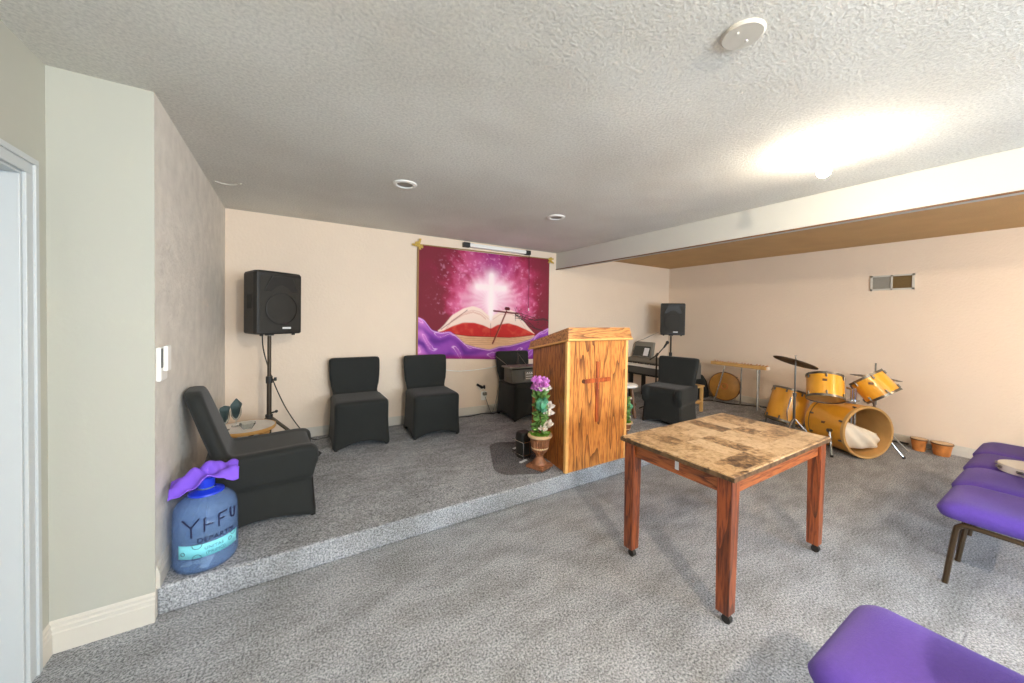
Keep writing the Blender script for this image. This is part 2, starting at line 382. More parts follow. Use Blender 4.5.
def dining_chair(label, loc, rz, group):
    t = thing('covered_dining_chair', label, 'chair', loc, rz, group)
    bm = BM()
    skirt(bm, .535, .51, .505, .48, .44, arch=.066, cy0=-.005, cy1=-.02)
    back_slab(bm, [(.36, .20, .235), (.44, .215, .225), (.50, .235, .232), (.57, .245, .250), (.70, .262, .260), (.80, .275, .262), (.832, .278, .256), (.842, .28, .235)], .055)
    remesh(build('stretch_cover', bm, M['black_fabric'], t, smooth=True), .011, 10)
    legs4(t, .235, -.225, .215, M['black_leg'])
    return t
G1 = 'black stretch covered chairs on the platform'
c1 = dining_chair('black stretch covered dining chair nearest the left speaker stand', (1.142, 4.00, S), 0, G1)
c2 = copy_tree(c1); c2.location = (1.905, 3.955, S); c2.rotation_euler = (0, 0, math.radians(-3))
tag(c2, 'black stretch covered chair under the lower left edge of the banner', 'chair', G1)
c3 = copy_tree(c1); c3.location = (3.185, 4.02, S); c3.rotation_euler = (0, 0, math.radians(-2))
tag(c3, 'black stretch covered chair with a grey box on its seat, left of the pulpit', 'chair', G1)

def armchair(label, loc, rz, group, back, w=.46):
    t = thing('covered_armchair', label, 'chair', loc, rz, group)
    bm = BM(); h = w/2
    skirt(bm, w, .575, w-.03, .53, .40, arch=.05)
    for sx in (-1, 0, 1):                                    # arms with a rolled front, the cover stretched flat between them
        rings = []
        for y, zt, ww in ((-.295, .42, .06), (-.285, .445, .08), (-.262, .462, .088), (-.2, .468, .088), (-.05, .462, .085), (.12, .460, .085), (.28, .47, .085)):
            if sx == 0: ww = w-.08; zt -= .006
            z0 = .34 if y < -.27 else .25
            c = rrect(ww, zt-z0, .03 if sx == 0 or y > -.27 else ww/2-.003, 5, sx*(h-.04), (zt+z0)/2)
            rings.append([(x, y if sx else max(y, -.27)-.001*len(rings)*0, z) for x, z in c])
        if sx == 0: rings = rings[2:]
        loft(bm, rings)
    back_slab(bm, back, .085)
    remesh(build('stretch_cover', bm, M['black_fabric'], t, smooth=True), .011, 9)
    legs4(t, h-.025, -.265, .255, M['black_leg'])
    return t
G2 = 'black stretch covered armchairs at the sides of the platform'
a1 = armchair('black stretch covered armchair beside the blue water jug', (.385, 2.84, S), math.radians(94), G2,
              [(.30, .17, .21), (.45, .205, .215), (.58, .245, .21), (.70, .285, .195), (.80, .318, .17), (.83, .328, .15), (.85, .334, .11)])
a2 = armchair('black stretch covered armchair between the pulpit and the keyboard', (4.75, 2.89, S), math.radians(-78), G2,
              [(.30, .17, .235), (.45, .19, .24), (.58, .215, .25), (.70, .24, .262), (.775, .255, .268), (.802, .262, .262), (.812, .264, .24)], .50)

# ------------------------------------------------------------ pulpit
def pulpit():
    t = thing('pulpit', 'golden oak pulpit with an inlaid wooden cross at the platform edge', 'pulpit', (2.87, YP+.012, S))
    hf, hb, d = .355, .27, .635      # half width front / back, depth
    zf, zb = 1.132, 1.0
    bm = BM(); hexa(bm, [(-hf, 0, 0), (hf, 0, 0), (hf, .02, 0), (-hf, .02, 0), (-hf, 0, zf), (hf, 0, zf), (hf, .02, zf-.004), (-hf, .02, zf-.004)])
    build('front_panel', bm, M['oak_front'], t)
    for s in (-1, 1):
        bm = BM(); th = .02*-s
        hexa(bm, [(s*hf, .02, 0), (s*hb, d, 0), (s*hb+th, d, 0), (s*hf+th, .02, 0), (s*hf, .02, zf-.004), (s*hb, d, zb), (s*hb+th, d, zb), (s*hf+th, .02, zf-.004)])
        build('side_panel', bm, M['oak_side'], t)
        bm = BM(); box(bm, (s*hf-.016, -.008, 0), (s*hf+.016, .026, zf)); build('corner_trim', bm, M['oak_trim'], t, bevel=.006)
    for z in (.35, .75):
        bm = BM(); hexa(bm, [(-hf+.03, .03, z), (hf-.03, .03, z), (hb-.03, d-.03, z), (-hb+.03, d-.03, z), (-hf+.03, .03, z+.02), (hf-.03, .03, z+.02), (hb-.03, d-.03, z+.02), (-hb+.03, d-.03, z+.02)])
        build('shelf', bm, M['oak_side'], t)
    bm = BM(); o = .035; c = .1
    b0 = [(-hf-o, -o, zf), (hf+o, -o, zf), (hb+o, d+.03, zb), (-hb-o, d+.03, zb)]
    t0 = [(-hf-o+.012, -o+.012, zf+c), (hf+o-.022, -o+.012, zf+c), (hb+o-.012, d+.02, zb+.07), (-hb-o+.012, d+.02, zb+.07)]
    hexa(bm, b0+t0); build('top', bm, M['oak_top'], t, bevel=.005)
    bm = BM(); b1 = [(x*1.012, y-.006*(1 if y < .3 else -1), z-.012) for x, y, z in b0]; b2 = [(x*1.012, y-.006*(1 if y < .3 else -1), z+.004) for x, y, z in b0]
    hexa(bm, b1+b2); build('top_edge', bm, M['oak_trim'], t, bevel=.003)
    bm = BM(); box(bm, (-.036, -.012, .395), (-.004, .001, .93)); box(bm, (-.172, -.013, .745), (.142, .001, .782))
    build('cross', bm, M['oak_cross'], t, bevel=.002)
    bm = BM(); cyl(bm, (-.183, -.006, .765), (-.183, .002, .765), .017, n=14); build('knot', bm, mat('dark_knot', (84, 44, 18), .6), t)
pulpit()

# ------------------------------------------------------------ table
def table():
    x0, x1, y0, y1, zt = 2.262, 3.405, .848, 1.512, .728
    t = thing('table', 'low square dining table with brown marble tiled top and cherry legs on casters', 'table', ((x0+x1)/2, (y0+y1)/2, 0))
    a, b = (x1-x0)/2, (y1-y0)/2
    bm = BM(); box(bm, (-a, -b, zt-.028), (a, b, zt)); top = build('tabletop', bm, M['marble'], t, bevel=.004)
    bm = BM()
    e = .0015
    for q in (((-a-e, -b-e, zt-.027), (a+e, -b, zt-.006)), ((-a-e, b, zt-.027), (a+e, b+e, zt-.006)), ((-a-e, -b, zt-.027), (-a, b, zt-.006)), ((a, -b, zt-.027), (a+e, b, zt-.006))): box(bm, *q)
    build('top_edge', bm, M['marble_edge'], t)
    for s in (-1, 1):
        bm = BM(); box(bm, (-a+.08, s*(b-.045)-.01, zt-.11), (a-.08, s*(b-.045)+.01, zt-.028)); build('apron', bm, M['cherry_x'], t)
        bm = BM(); box(bm, (s*(a-.045)-.01, -b+.08, zt-.11), (s*(a-.045)+.01, b-.08, zt-.028)); build('apron', bm, M['cherry_y'], t)
        for u in (-1, 1):
            bm = BM(); cx, cy, h = s*(a-.052), u*(b-.052), .036
            hexa(bm, [(cx-h*.86, cy-h*.86, .05), (cx+h*.86, cy-h*.86, .05), (cx+h*.86, cy+h*.86, .05), (cx-h*.86, cy+h*.86, .05),
                      (cx-h, cy-h, zt-.028), (cx+h, cy-h, zt-.028), (cx+h, cy+h, zt-.028), (cx-h, cy+h, zt-.028)])
            lg = build('leg', bm, M['cherry'], t, bevel=.004)
            bm = BM(); cyl(bm, (cx-.012, cy-.01, .021), (cx+.012, cy-.01, .021), .021, n=18); cyl(bm, (cx, cy, .028), (cx, cy, .05), .011, n=10)
            build('caster', bm, M['plastic'], lg)
    bm = BM(); box(bm, (-a+.033, -.034, zt-.086), (-a+.0345, -.012, zt-.038))
    build('white_tag', bm, M['paper'], t)
table()

# ------------------------------------------------------------ purple banquet chairs
def banquet(label, loc, group):
    t = thing('purple_banquet_chair', label, 'chair', loc, 0, group); t.scale = (1, 1, 1.045)
    # seat: front towards +y
    W, D, T = .485, .46, .1
    bm = BM(); rings = []
    for z, g in ((.365, .03), (.372, .008), (.395, -.002), (.425, -.004), (.445, .01), (.456, .035), (.460, .075)):
        pts = rrect(W-2*g, D-2*g, .06, 7, 0, .0)
        rings.append([(x, y-.0, z-(.018*max(0, (y-.12)/.11)**2 if z > .42 else 0)) for x, y in pts])
    loft(bm, rings); build('seat', bm, M['purple'], t, smooth=True, angle=math.radians(60))
    bm = BM(); rings = []
    for z, g in ((.50, .02), (.53, 0), (.70, -.004), (.86, .0), (.90, .03), (.915, .07)):
        k = (z-.5)*.16
        rings.append([(x, y-.235-k, z) for x, y in rrect(.44-2*g, .06, .028, 5)])
    loft(bm, rings); build('backrest', bm, M['purple'], t, smooth=True)
    for s in (-1, 1):
        bm = BM(); x = s*.225
        tube(bm, smooth_path([(x-s*.05, .195, 0), (x-s*.025, .176, .17), (x-s*.004, .158, .31), (x, .145, .340), (x, .11, .352), (x, -.06, .352), (x, -.2, .35)], 5), .0125, 8); build('front_leg', bm, M['brown_metal'], t, smooth=True)
        bm = BM(); tube(bm, smooth_path([(x-s*.04, -.33, 0), (x, -.24, .36), (x*.95, -.25, .55), (x*.93, -.30, .86)], 5), .0125, 8); build('rear_leg', bm, M['brown_metal'], t, smooth=True)
    for y in (.10, -.18): bm = BM(); tube(bm, [(-.225, y, .352), (.225, y, .352)], .009); build('crossbar', bm, M['brown_metal'], t)
    return t
G3 = 'purple upholstered banquet chairs in a row'
b1 = banquet('purple upholstered banquet chair alone at the bottom edge, separate from the row', (2.045, .192, 0), G3)
lab = ['purple upholstered banquet chair nearest in the row of four at right', 'second purple banquet chair of the row, its seat under the tambourine rim',
       'third purple banquet chair of the row, behind the tambourine', 'farthest purple banquet chair of the row, closest to the right wall']
for i, l in enumerate(lab):
    c = copy_tree(b1); c.location = (3.83+.495*i, .212+.013*i, 0); tag(c, l, 'chair', G3)

# tambourine
def tambourine():
    t = thing('tambourine', 'round white-headed tambourine lying on the purple seats', 'tambourine', (4.62, .185, .482), .3)
    bm = BM(); R = .14; n = 40
    prof = [(R-.008, 0), (R, 0), (R, .045), (R-.008, .045)]
    rings = [[(r*math.cos(2*PI*i/n), r*math.sin(2*PI*i/n), z) for i in range(n)] for r, z in prof+prof[:1]]
    loft(bm, rings, cap=False); build('rim', bm, M['white_head'], t, smooth=True)
    bm = BM(); lathe(bm, [(R-.009, .040), (R-.004, .046), (R-.02, .047)], 40); build('head', bm, M['white_head'], t, smooth=True)
    for k in range(8):
        a = 2*PI*k/8+.2; bm = BM()
        for z in (.018, .027): lathe(bm, [(.004, z), (.019, z+.002), (.019, z+.003), (.004, z+.004)], 14, (R*1.02*math.cos(a), R*1.02*math.sin(a), 0))
        build('jingle', bm, M['steel'], t)
tambourine()

# ------------------------------------------------------------ banner with the printed picture
def seg_d(U, V, a, b, asp=1.37):
    ax, ay = a; bx, by = b; dx, dy = (bx-ax)*asp, by-ay
    t = np.clip(((U-ax)*asp*dx+(V-ay)*dy)/(dx*dx+dy*dy), 0, 1)
    return np.hypot((U-ax)*asp-t*dx, V-ay-t*dy)
def fbm(U, V, s, seed=0):
    out = np.zeros_like(U)
    for i in range(U.shape[0]):
        for j in range(U.shape[1]):
            out[i, j] = mnoise.fractal(Vector((U[i, j]*s*1.37+seed, V[i, j]*s, seed*1.7)), 1., 2.1, 4)
    return out
def banner():
    X0, X1, ZT0, ZT1 = 1.858, 3.868, 2.315, 2.335
    t = thing('printed_banner', 'maroon and pink banner printed with an open book and glowing cross, on the back wall', 'banner', ((X0+X1)/2, YB-.012, .9))
    NX, NY = 260, 190
    u = np.linspace(0, 1, NX); v = np.linspace(0, 1, NY); U, V = np.meshgrid(u, v)
    N1 = fbm(U, V, 3.5, 3); N2 = fbm(U, V, 14, 9); N3 = fbm(U, V, 45, 5)
    def L3(c): return np.array(lin(c)[:3])
    def mix(A, c, w):
        w = np.clip(w, 0, 1)[..., None]; return A*(1-w)+(c if isinstance(c, np.ndarray) and c.ndim == 3 else L3(c))*w
    d = np.hypot((U-.507)*1.37, V-.42)
    A = np.ones(U.shape+(3,))*L3((122, 44, 56))
    ang = np.arctan2(V-.45, (U-.507)*1.37)
    ray = .5+.5*np.sin(ang*23+N1*5)*.6+N2*.3
    A = mix(A, (150, 36, 70), 1.25-d*1.9+N1*.5)
    A = mix(A, (200, 62, 108), np.clip((.56-d+.10*(ray-.5)+N1*.16)*3, 0, .9))
    A = mix(A, (222, 130, 172), np.clip((.46-d+.10*(ray-.5)+N1*.12+N2*.06)*2.8, 0, 1))
    A = mix(A, (240, 208, 216), (.31-d+.10*(ray-.5)+N1*.06)*3.2)
    A = mix(A, (150, 46, 130), np.clip((.26-V)*6, 0, .6)*np.clip(1-np.abs(U-.52)*4.5, 0, 1))
    A = mix(A, (240, 170, 205), np.clip((N3+N2*.5-.40)*3*np.clip(1.1-d*1.7, 0, 1), 0, .32)*(V < .6))
    # glowing cross
    dv = seg_d(U, V, (.507, .21), (.507, .66)); dh = seg_d(U, V, (.405, .322), (.608, .322))
    A = mix(A, (255, 236, 240), np.clip(np.exp(-(np.minimum(dv, dh)/.06)**2)*.75, 0, 1))
    A = mix(A, (246, 228, 228), (.036-np.minimum(dv, dh))*45)
    # book: pages, red edge, lower pages
    def curve(pts):
        xs, ys = zip(*pts)
        f = np.interp(U, xs, ys); k = np.interp(U+.01, xs, ys)*.25+np.interp(U-.01, xs, ys)*.25+f*.5; return k
    inb = lambda a, b: ((U > a) & (U < b)).astype(float)
    top = curve([(.13, .745), (.17, .69), (.22, .60), (.30, .53), (.37, .50), (.43, .52), (.507, .60), (.58, .53), (.66, .515), (.73, .55), (.80, .66), (.87, .745)])
    red = curve([(.10, .752), (.13, .742), (.20, .70), (.28, .668), (.36, .662), (.44, .68), (.507, .725), (.56, .672), (.62, .648), (.70, .655), (.78, .69), (.88, .752)])
    rb = curve([(.10, .775), (.3, .772), (.45, .775), (.507, .79), (.57, .772), (.88, .77)])
    inb = lambda a, b: ((U > a) & (U < b)).astype(float)
    top = curve([(.13, .745), (.17, .69), (.22, .60), (.30, .53), (.37, .50), (.43, .52), (.507, .60), (.58, .53), (.66, .515), (.73, .55), (.80, .66), (.87, .745)])
    red = curve([(.10, .765), (.16, .745), (.22, .70), (.30, .66), (.38, .655), (.45, .675), (.507, .705), (.56, .665), (.64, .645), (.72, .665), (.80, .705), (.88, .755)])
    rb = curve([(.10, .765), (.2, .765), (.35, .785), (.507, .785), (.65, .785), (.88, .757)])
    A = mix(A, (240, 214, 200), (V-top)*110*inb(.13, .87))
    A = mix(A, (212, 160, 140), np.clip(np.abs(V-(top+.06)) < .008, 0, 1)*inb(.18, .47)*.6)
    A = mix(A, (120, 60, 70), np.clip(.006-seg_d(U, V, (.15, .735), (.33, .545)), 0, 1)*160)
    A = mix(A, (192, 48, 46), (V-red)*110*inb(.10, .88))
    A = mix(A, (220, 96, 76), np.clip((V-red)*110, 0, 1)*inb(.10, .88)*np.clip(.25+N2*.8-(V-red)*4, 0, .5))
    A = mix(A, (228, 186, 148), (V-rb)*110*inb(.12, .87))
    A = mix(A, (150, 40, 42), (.006-np.abs(V-rb-.002))*200*inb(.11, .875))
    for q_ in (.018, .034, .052, .07): A = mix(A, (176, 124, 96), np.clip((.004-np.abs(V-rb-q_-.01*np.sin(U*6)))*220, 0, .7)*inb(.17, .85))
    A = mix(A, (110, 50, 50), (.004-seg_d(U, V, (.507, .66), (.507, .79)))*250)
    A = mix(A, (190, 110, 100), np.clip((.004-np.abs(V-top-.035-.05*np.abs(U-.507)))*200, 0, .6)*inb(.2, .82))
    A = mix(A, (206, 158, 120), np.clip(N2*1.3, 0, .5)*(V > rb+.01)*inb(.12, .87))
    A = mix(A, (246, 232, 230), (.026-seg_d(U, V, (.507, .32), (.507, .62)))*50)
    # drapery
    pur = curve([(0, .63), (.04, .65), (.09, .74), (.15, .76), (.21, .745), (.26, .79), (.32, .86), (.40, .885), (.50, .905), (.58, .87), (.66, .86), (.75, .83), (.84, .80), (.92, .73), (1, .69)])
    m_ = (V-pur)*130
    A = mix(A, (142, 68, 172), m_)
    q_ = V-pur; fold = np.sin(q_*46+U*7+N1*3.2)+.5*np.sin(q_*21-U*26+N1*4)
    A = mix(A, (92, 44, 132), np.clip(-fold*.55, 0, 1)*np.clip(m_, 0, 1))
    A = mix(A, (170, 92, 186), np.clip(fold*.5, 0, 1)*np.clip(m_, 0, 1))
    A = mix(A, (226, 184, 230), np.clip((.13-np.abs(fold-.95))*9, 0, .95)*np.clip(m_, 0, 1))
    A = mix(A, (240, 150, 220), np.clip((.10-U)*8, 0, .6)*np.clip(m_, 0, 1)*np.clip(.5+fold*.4, 0, 1))
    A = mix(A, (150, 30, 90), np.clip((V-.955)*30, 0, 1)*np.clip(.8-U*.4, 0, 1))
    A = mix(A, (236, 190, 240), (.006-np.abs(V-pur-.012))*150)
    # nail cross and thorns
    A = mix(A, (112, 52, 44), (.009-seg_d(U, V, (.628, .535), (.522, .85)))*260)
    A = mix(A, (190, 130, 110), (.003-np.abs(seg_d(U, V, (.634, .535), (.530, .85))))*300)
    A = mix(A, (104, 34, 40), (.010-seg_d(U, V, (.53, .538), (.72, .553)))*260)
    A = mix(A, (90, 24, 30), (.018-seg_d(U, V, (.625, .51), (.645, .512)))*260)
    rnd = random.Random(4)
    def thorn(a, b, w=.0045, c=(70, 50, 50)):
        nonlocal A
        A = mix(A, c, (w-seg_d(U, V, a, b))*500)
    for q in range(3):
        P = [(.70, .55+.02*q), (.76, .56+.02*q), (.82, .585+.012*q), (.88, .60+.01*q), (.95, .605), (.995, .62)]
        for a, b in zip(P, P[1:]): thorn((a[0], a[1]+rnd.uniform(-.01, .01)), (b[0], b[1]+rnd.uniform(-.01, .01)), .004)
        P = [(.70, .56), (.77, .60+.015*q), (.83, .65+.015*q), (.89, .70), (.95, .72)]
        for a, b in zip(P, P[1:]): thorn((a[0], a[1]+rnd.uniform(-.01, .01)), (b[0], b[1]+rnd.uniform(-.01, .01)), .004)
    for q in range(26):
        a = (rnd.uniform(.69, .97), 0); a = (a[0], .53+.22*(a[0]-.69)+rnd.uniform(-.02, .09)); an = rnd.uniform(0, 2*PI); r_ = rnd.uniform(.03, .06)
        thorn(a, (a[0]+r_*.7*math.cos(an), a[1]+r_*math.sin(an)), .0028)
    A = np.clip(A, 0, 1)
    me = bpy.data.meshes.new('cloth'); verts = []; 
    cx, cy0, cz = (X0+X1)/2, YB-.012, .9
    zb_ = lambda u_: .925-.085*min(1, u_*1.35) + .0*u_
    for j in range(NY):
        for i in range(NX):
            uu, vv = u[i], v[j]
            zt = ZT0+(ZT1-ZT0)*uu - .012*math.sin(PI*uu); z = zt+(zb_(uu)-zt)*vv
            verts.append((X0+(X1-X0)*uu-cx, -.004-.004*math.sin(uu*17+vv*5)-.006*vv*math.sin(uu*9+1), z-cz))
    faces = [(j*NX+i, j*NX+i+1, (j+1)*NX+i+1, (j+1)*NX+i) for j in range(NY-1) for i in range(NX-1)]
    me.from_pydata(verts, [], faces)
    ca = me.color_attributes.new('print', 'FLOAT_COLOR', 'POINT')
    ca.data.foreach_set('color', np.concatenate([A.reshape(-1, 3), np.ones((NX*NY, 1))], 1).astype(np.float32).ravel())
    m = bpy.data.materials.new('printed_cloth'); m.use_nodes = True; nt = m.node_tree
    at = nt.nodes.new('ShaderNodeAttribute'); at.attribute_name = 'print'; b = nt.nodes['Principled BSDF']
    nt.links.new(at.outputs['Color'], b.inputs['Base Color']); b.inputs['Roughness'].default_value = .75; b.inputs['Specular IOR Level'].default_value = .2
    me.materials.append(m)
    for p in me.polygons: p.use_smooth = True
    o = bpy.data.objects.new('printed_cloth', me); COL.objects.link(o); o.parent = t
    sol = o.modifiers.new('s', 'SOLIDIFY'); sol.thickness = .0015; sol.offset = 0
    bm = BM(); a, z1 = (X1-X0)/2, ZT0-cz
    box(bm, (-a-.012, -.012, zb_(0)-cz), (-a+.006, .004, z1+.01)); build('left_edging', bm, M['gold'], t)
    bm = BM(); hexa(bm, [(-a, -.013, z1-.004), (a, -.013, z1+.016), (a, .004, z1+.016), (-a, .004, z1-.004), (-a, -.013, z1+.008), (a, -.013, z1+.028), (a, .004, z1+.028), (-a, .004, z1+.008)])
    build('top_edging', bm, M['gold'], t)
    for sx, zc in ((-1, z1), (1, z1+.0)):
        bm = BM(); rnd = random.Random(3+sx)
        for k in range(5):
            an = rnd.uniform(0, PI); l, w = rnd.uniform(.03, .065), .012; cxx, czz = sx*a+rnd.uniform(-.02, .02), zc+rnd.uniform(-.02, .03)
            dx, dz = math.cos(an), math.sin(an); y = -.016-.003*k
            hexa(bm, [(cxx-dx*l-dz*w, y, czz-dz*l+dx*w), (cxx+dx*l-dz*w, y-.006, czz+dz*l+dx*w), (cxx+dx*l-dz*w, y-.004, czz+dz*l+dx*w), (cxx-dx*l-dz*w, y+.002, czz-dz*l+dx*w),
                      (cxx-dx*l+dz*w, y, czz-dz*l-dx*w), (cxx+dx*l+dz*w, y-.006, czz+dz*l-dx*w), (cxx+dx*l+dz*w, y-.004, czz+dz*l-dx*w), (cxx-dx*l+dz*w, y+.002, czz-dz*l-dx*w)])
        build('tape', bm, M['tape'], t)
banner()
# projector screen case behind the banner
def screen_case():
    t = thing('projector_screen_case', 'long white roll-up projector screen case mounted above the banner', 'projector screen', (2.968, YB-.03, 2.385))
    bm = BM(); prism(bm, rrect(.07, .052, .015, 4), -.44, .44, f=lambda x, y, z: (z, x-.002, y)); build('case', bm, M['white_plastic'], t, smooth=True)
    for x in (-.48, .48):
        bm = BM(); box(bm, (x-.045, -.034, -.03), (x+.045, .028, .03)); build('end_bracket', bm, M['plastic'], t, bevel=.004)
    bm = BM(); tube(bm, smooth_path([(.49, -.036, -.03), (.49, -.045, -.4), (.495, -.04, -.80)], 4), .004, 6); build('pull_cord', bm, mat('maroon_cord', (70, 20, 28), .7), t)
    bm = BM(); cyl(bm, (.495, -.04, -.80), (.495, -.04, -.84), .006, .008, 8); build('cord_end', bm, M['white_plastic'], t)
screen_case()

# ------------------------------------------------------------ loudspeakers on stands
def speaker(label, loc, rz, group):
    t = thing('loudspeaker', label, 'speaker', loc, rz, group)
    w, wb, h, d = .195, .13, .545, .30
    def outline(g=0):
        pts = []
        for i in range(9):                       # slightly bowed front
            x = -w+2*w*i/8; pts.append((x, -.15-.022*(1-(x/w)**2)))
        pts += [(w, -.10), (wb, .15), (-wb, .15), (-w, -.10)]
        return [(x*(1-g), y*(1-g)) for x, y in pts]
    bm = BM()
    loft(bm, [[(x, y, z) for x, y in outline(g)] for z, g in ((0, .05), (.012, 0), (h-.02, 0), (h, .06))])
    build('cabinet', bm, M['plastic'], t, bevel=.004)
    bm = BM(); loft(bm, [[(x, y-.003, z) for x, y in [( -w*.9+1.8*w*i/8, -.1535-.021*(1-((i-4)/4)**2)) for i in range(9)]+[(w*.9, -.145), (-w*.9, -.145)]] for z in (.03, h-.04)])
    build('grille', bm, M['grille'], t)
    bm = BM(); n = 36; R = .14
    lathe(bm, [(R, 0), (R, .004), (R-.008, .006), (R-.008, 0)], n, (0, -.175, .22), (0, -1, 0), cap=False); build('woofer_ring', bm, M['plastic'], t)
    bm = BM()
    hexa(bm, [(-.15, -.172, .37), (.15, -.172, .37), (.15, -.165, .37), (-.15, -.165, .37), (-.09, -.184, .5), (.09, -.184, .5), (.09, -.165, .5), (-.09, -.165, .5)])
    build('horn', bm, M['plastic'], t, bevel=.008)
    bm = BM(); box(bm, (.0, -.187, .045), (.075, -.176, .062)); build('badge', bm, M['grey_logo'], t, bevel=.003)
    for s in (-1, 1):
        bm = BM(); hexa(bm, [(s*.186, -.06, .22), (s*.160, .05, .22), (s*.150, .05, .22), (s*.176, -.06, .22), (s*.186, -.06, .34), (s*.160, .05, .34), (s*.150, .05, .34), (s*.176, -.06, .34)])
        build('handle_recess', bm, M['rope'], t)
        bm = BM(); cyl(bm, (s*.14, -.12, -.014), (s*.14, -.12, .004), .014, n=12); build('foot', bm, M['rope'], t)
    bm = BM(); cyl(bm, (0, 0, -.018), (0, 0, .004), .036, n=16); build('pole_socket', bm, M['plastic'], t)
    return t
def stand(label, loc, rz, top, group):
    t = thing('speaker_stand', label, 'speaker stand', loc, rz, group)
    bm = BM(); cyl(bm, (0, 0, .16), (0, 0, .72), .019, n=14); cyl(bm, (0, 0, .70), (0, 0, top), .0155, n=14); build('pole', bm, M['pole'], t, smooth=True)
    bm = BM(); cyl(bm, (0, 0, .68), (0, 0, .74), .027, n=14); build('collar', bm, M['plastic'], t)
    bm = BM(); cyl(bm, (.02, 0, .71), (.06, 0, .71), .008, n=8); cyl(bm, (.05, 0, .70), (.05, 0, .73), .012, n=8); build('knob', bm, M['plastic'], t)
    bm = BM(); cyl(bm, (0, 0, .335), (0, 0, .395), .03, n=14); build('hub', bm, M['plastic'], t)
    bm = BM(); cyl(bm, (0, 0, .15), (0, 0, .18), .026, n=14); build('lower_hub', bm, M['plastic'], t)
    bm = BM(); cyl(bm, (.02, 0, .41), (.055, 0, .42), .008, n=8); ball(bm, (.06, 0, .422), .014, n=8); build('knob', bm, M['plastic'], t)
    for k in range(3):
        a = 2*PI*k/3; c, s = math.cos(a), math.sin(a)
        bm = BM(); hx = lambda r, z, w=.013: (r*c, r*s, z)
        tube(bm, [hx(.02, .365), hx(.24, .18), hx(.42, .015)], .014, 6); lg = build('leg', bm, M['pole'], t)
        bm = BM(); tube(bm, [hx(.02, .165), hx(.21, .2)], .009, 6); build('brace', bm, M['pole'], lg)
        bm = BM(); tube(bm, [hx(.405, .03), hx(.435, .008)], .02, 8); build('rubber_foot', bm, M['rope'], lg)
    return t
GS, GP = 'loudspeaker stands', 'black loudspeakers'
SX, SY = .372, 3.90
stand('black tripod stand in the left corner with a knobbed pole', (SX, SY, S), math.radians(-22), 1.106, GS)
sp1 = speaker('black loudspeaker on the stand in the left corner, angled inwards', (SX, SY, 1.265), math.radians(34), GP)
TX, TY = 6.23, 3.91
st2 = stand('black tripod stand behind the right armchair', (TX, TY, S), math.radians(20), 1.03, GS)
sp2 = copy_tree(sp1); sp2.location = (TX, TY, 1.19); sp2.rotation_euler = (0, 0, math.radians(-46)); tag(sp2, 'black loudspeaker above the keyboard near the right wall corner', 'speaker', GP)

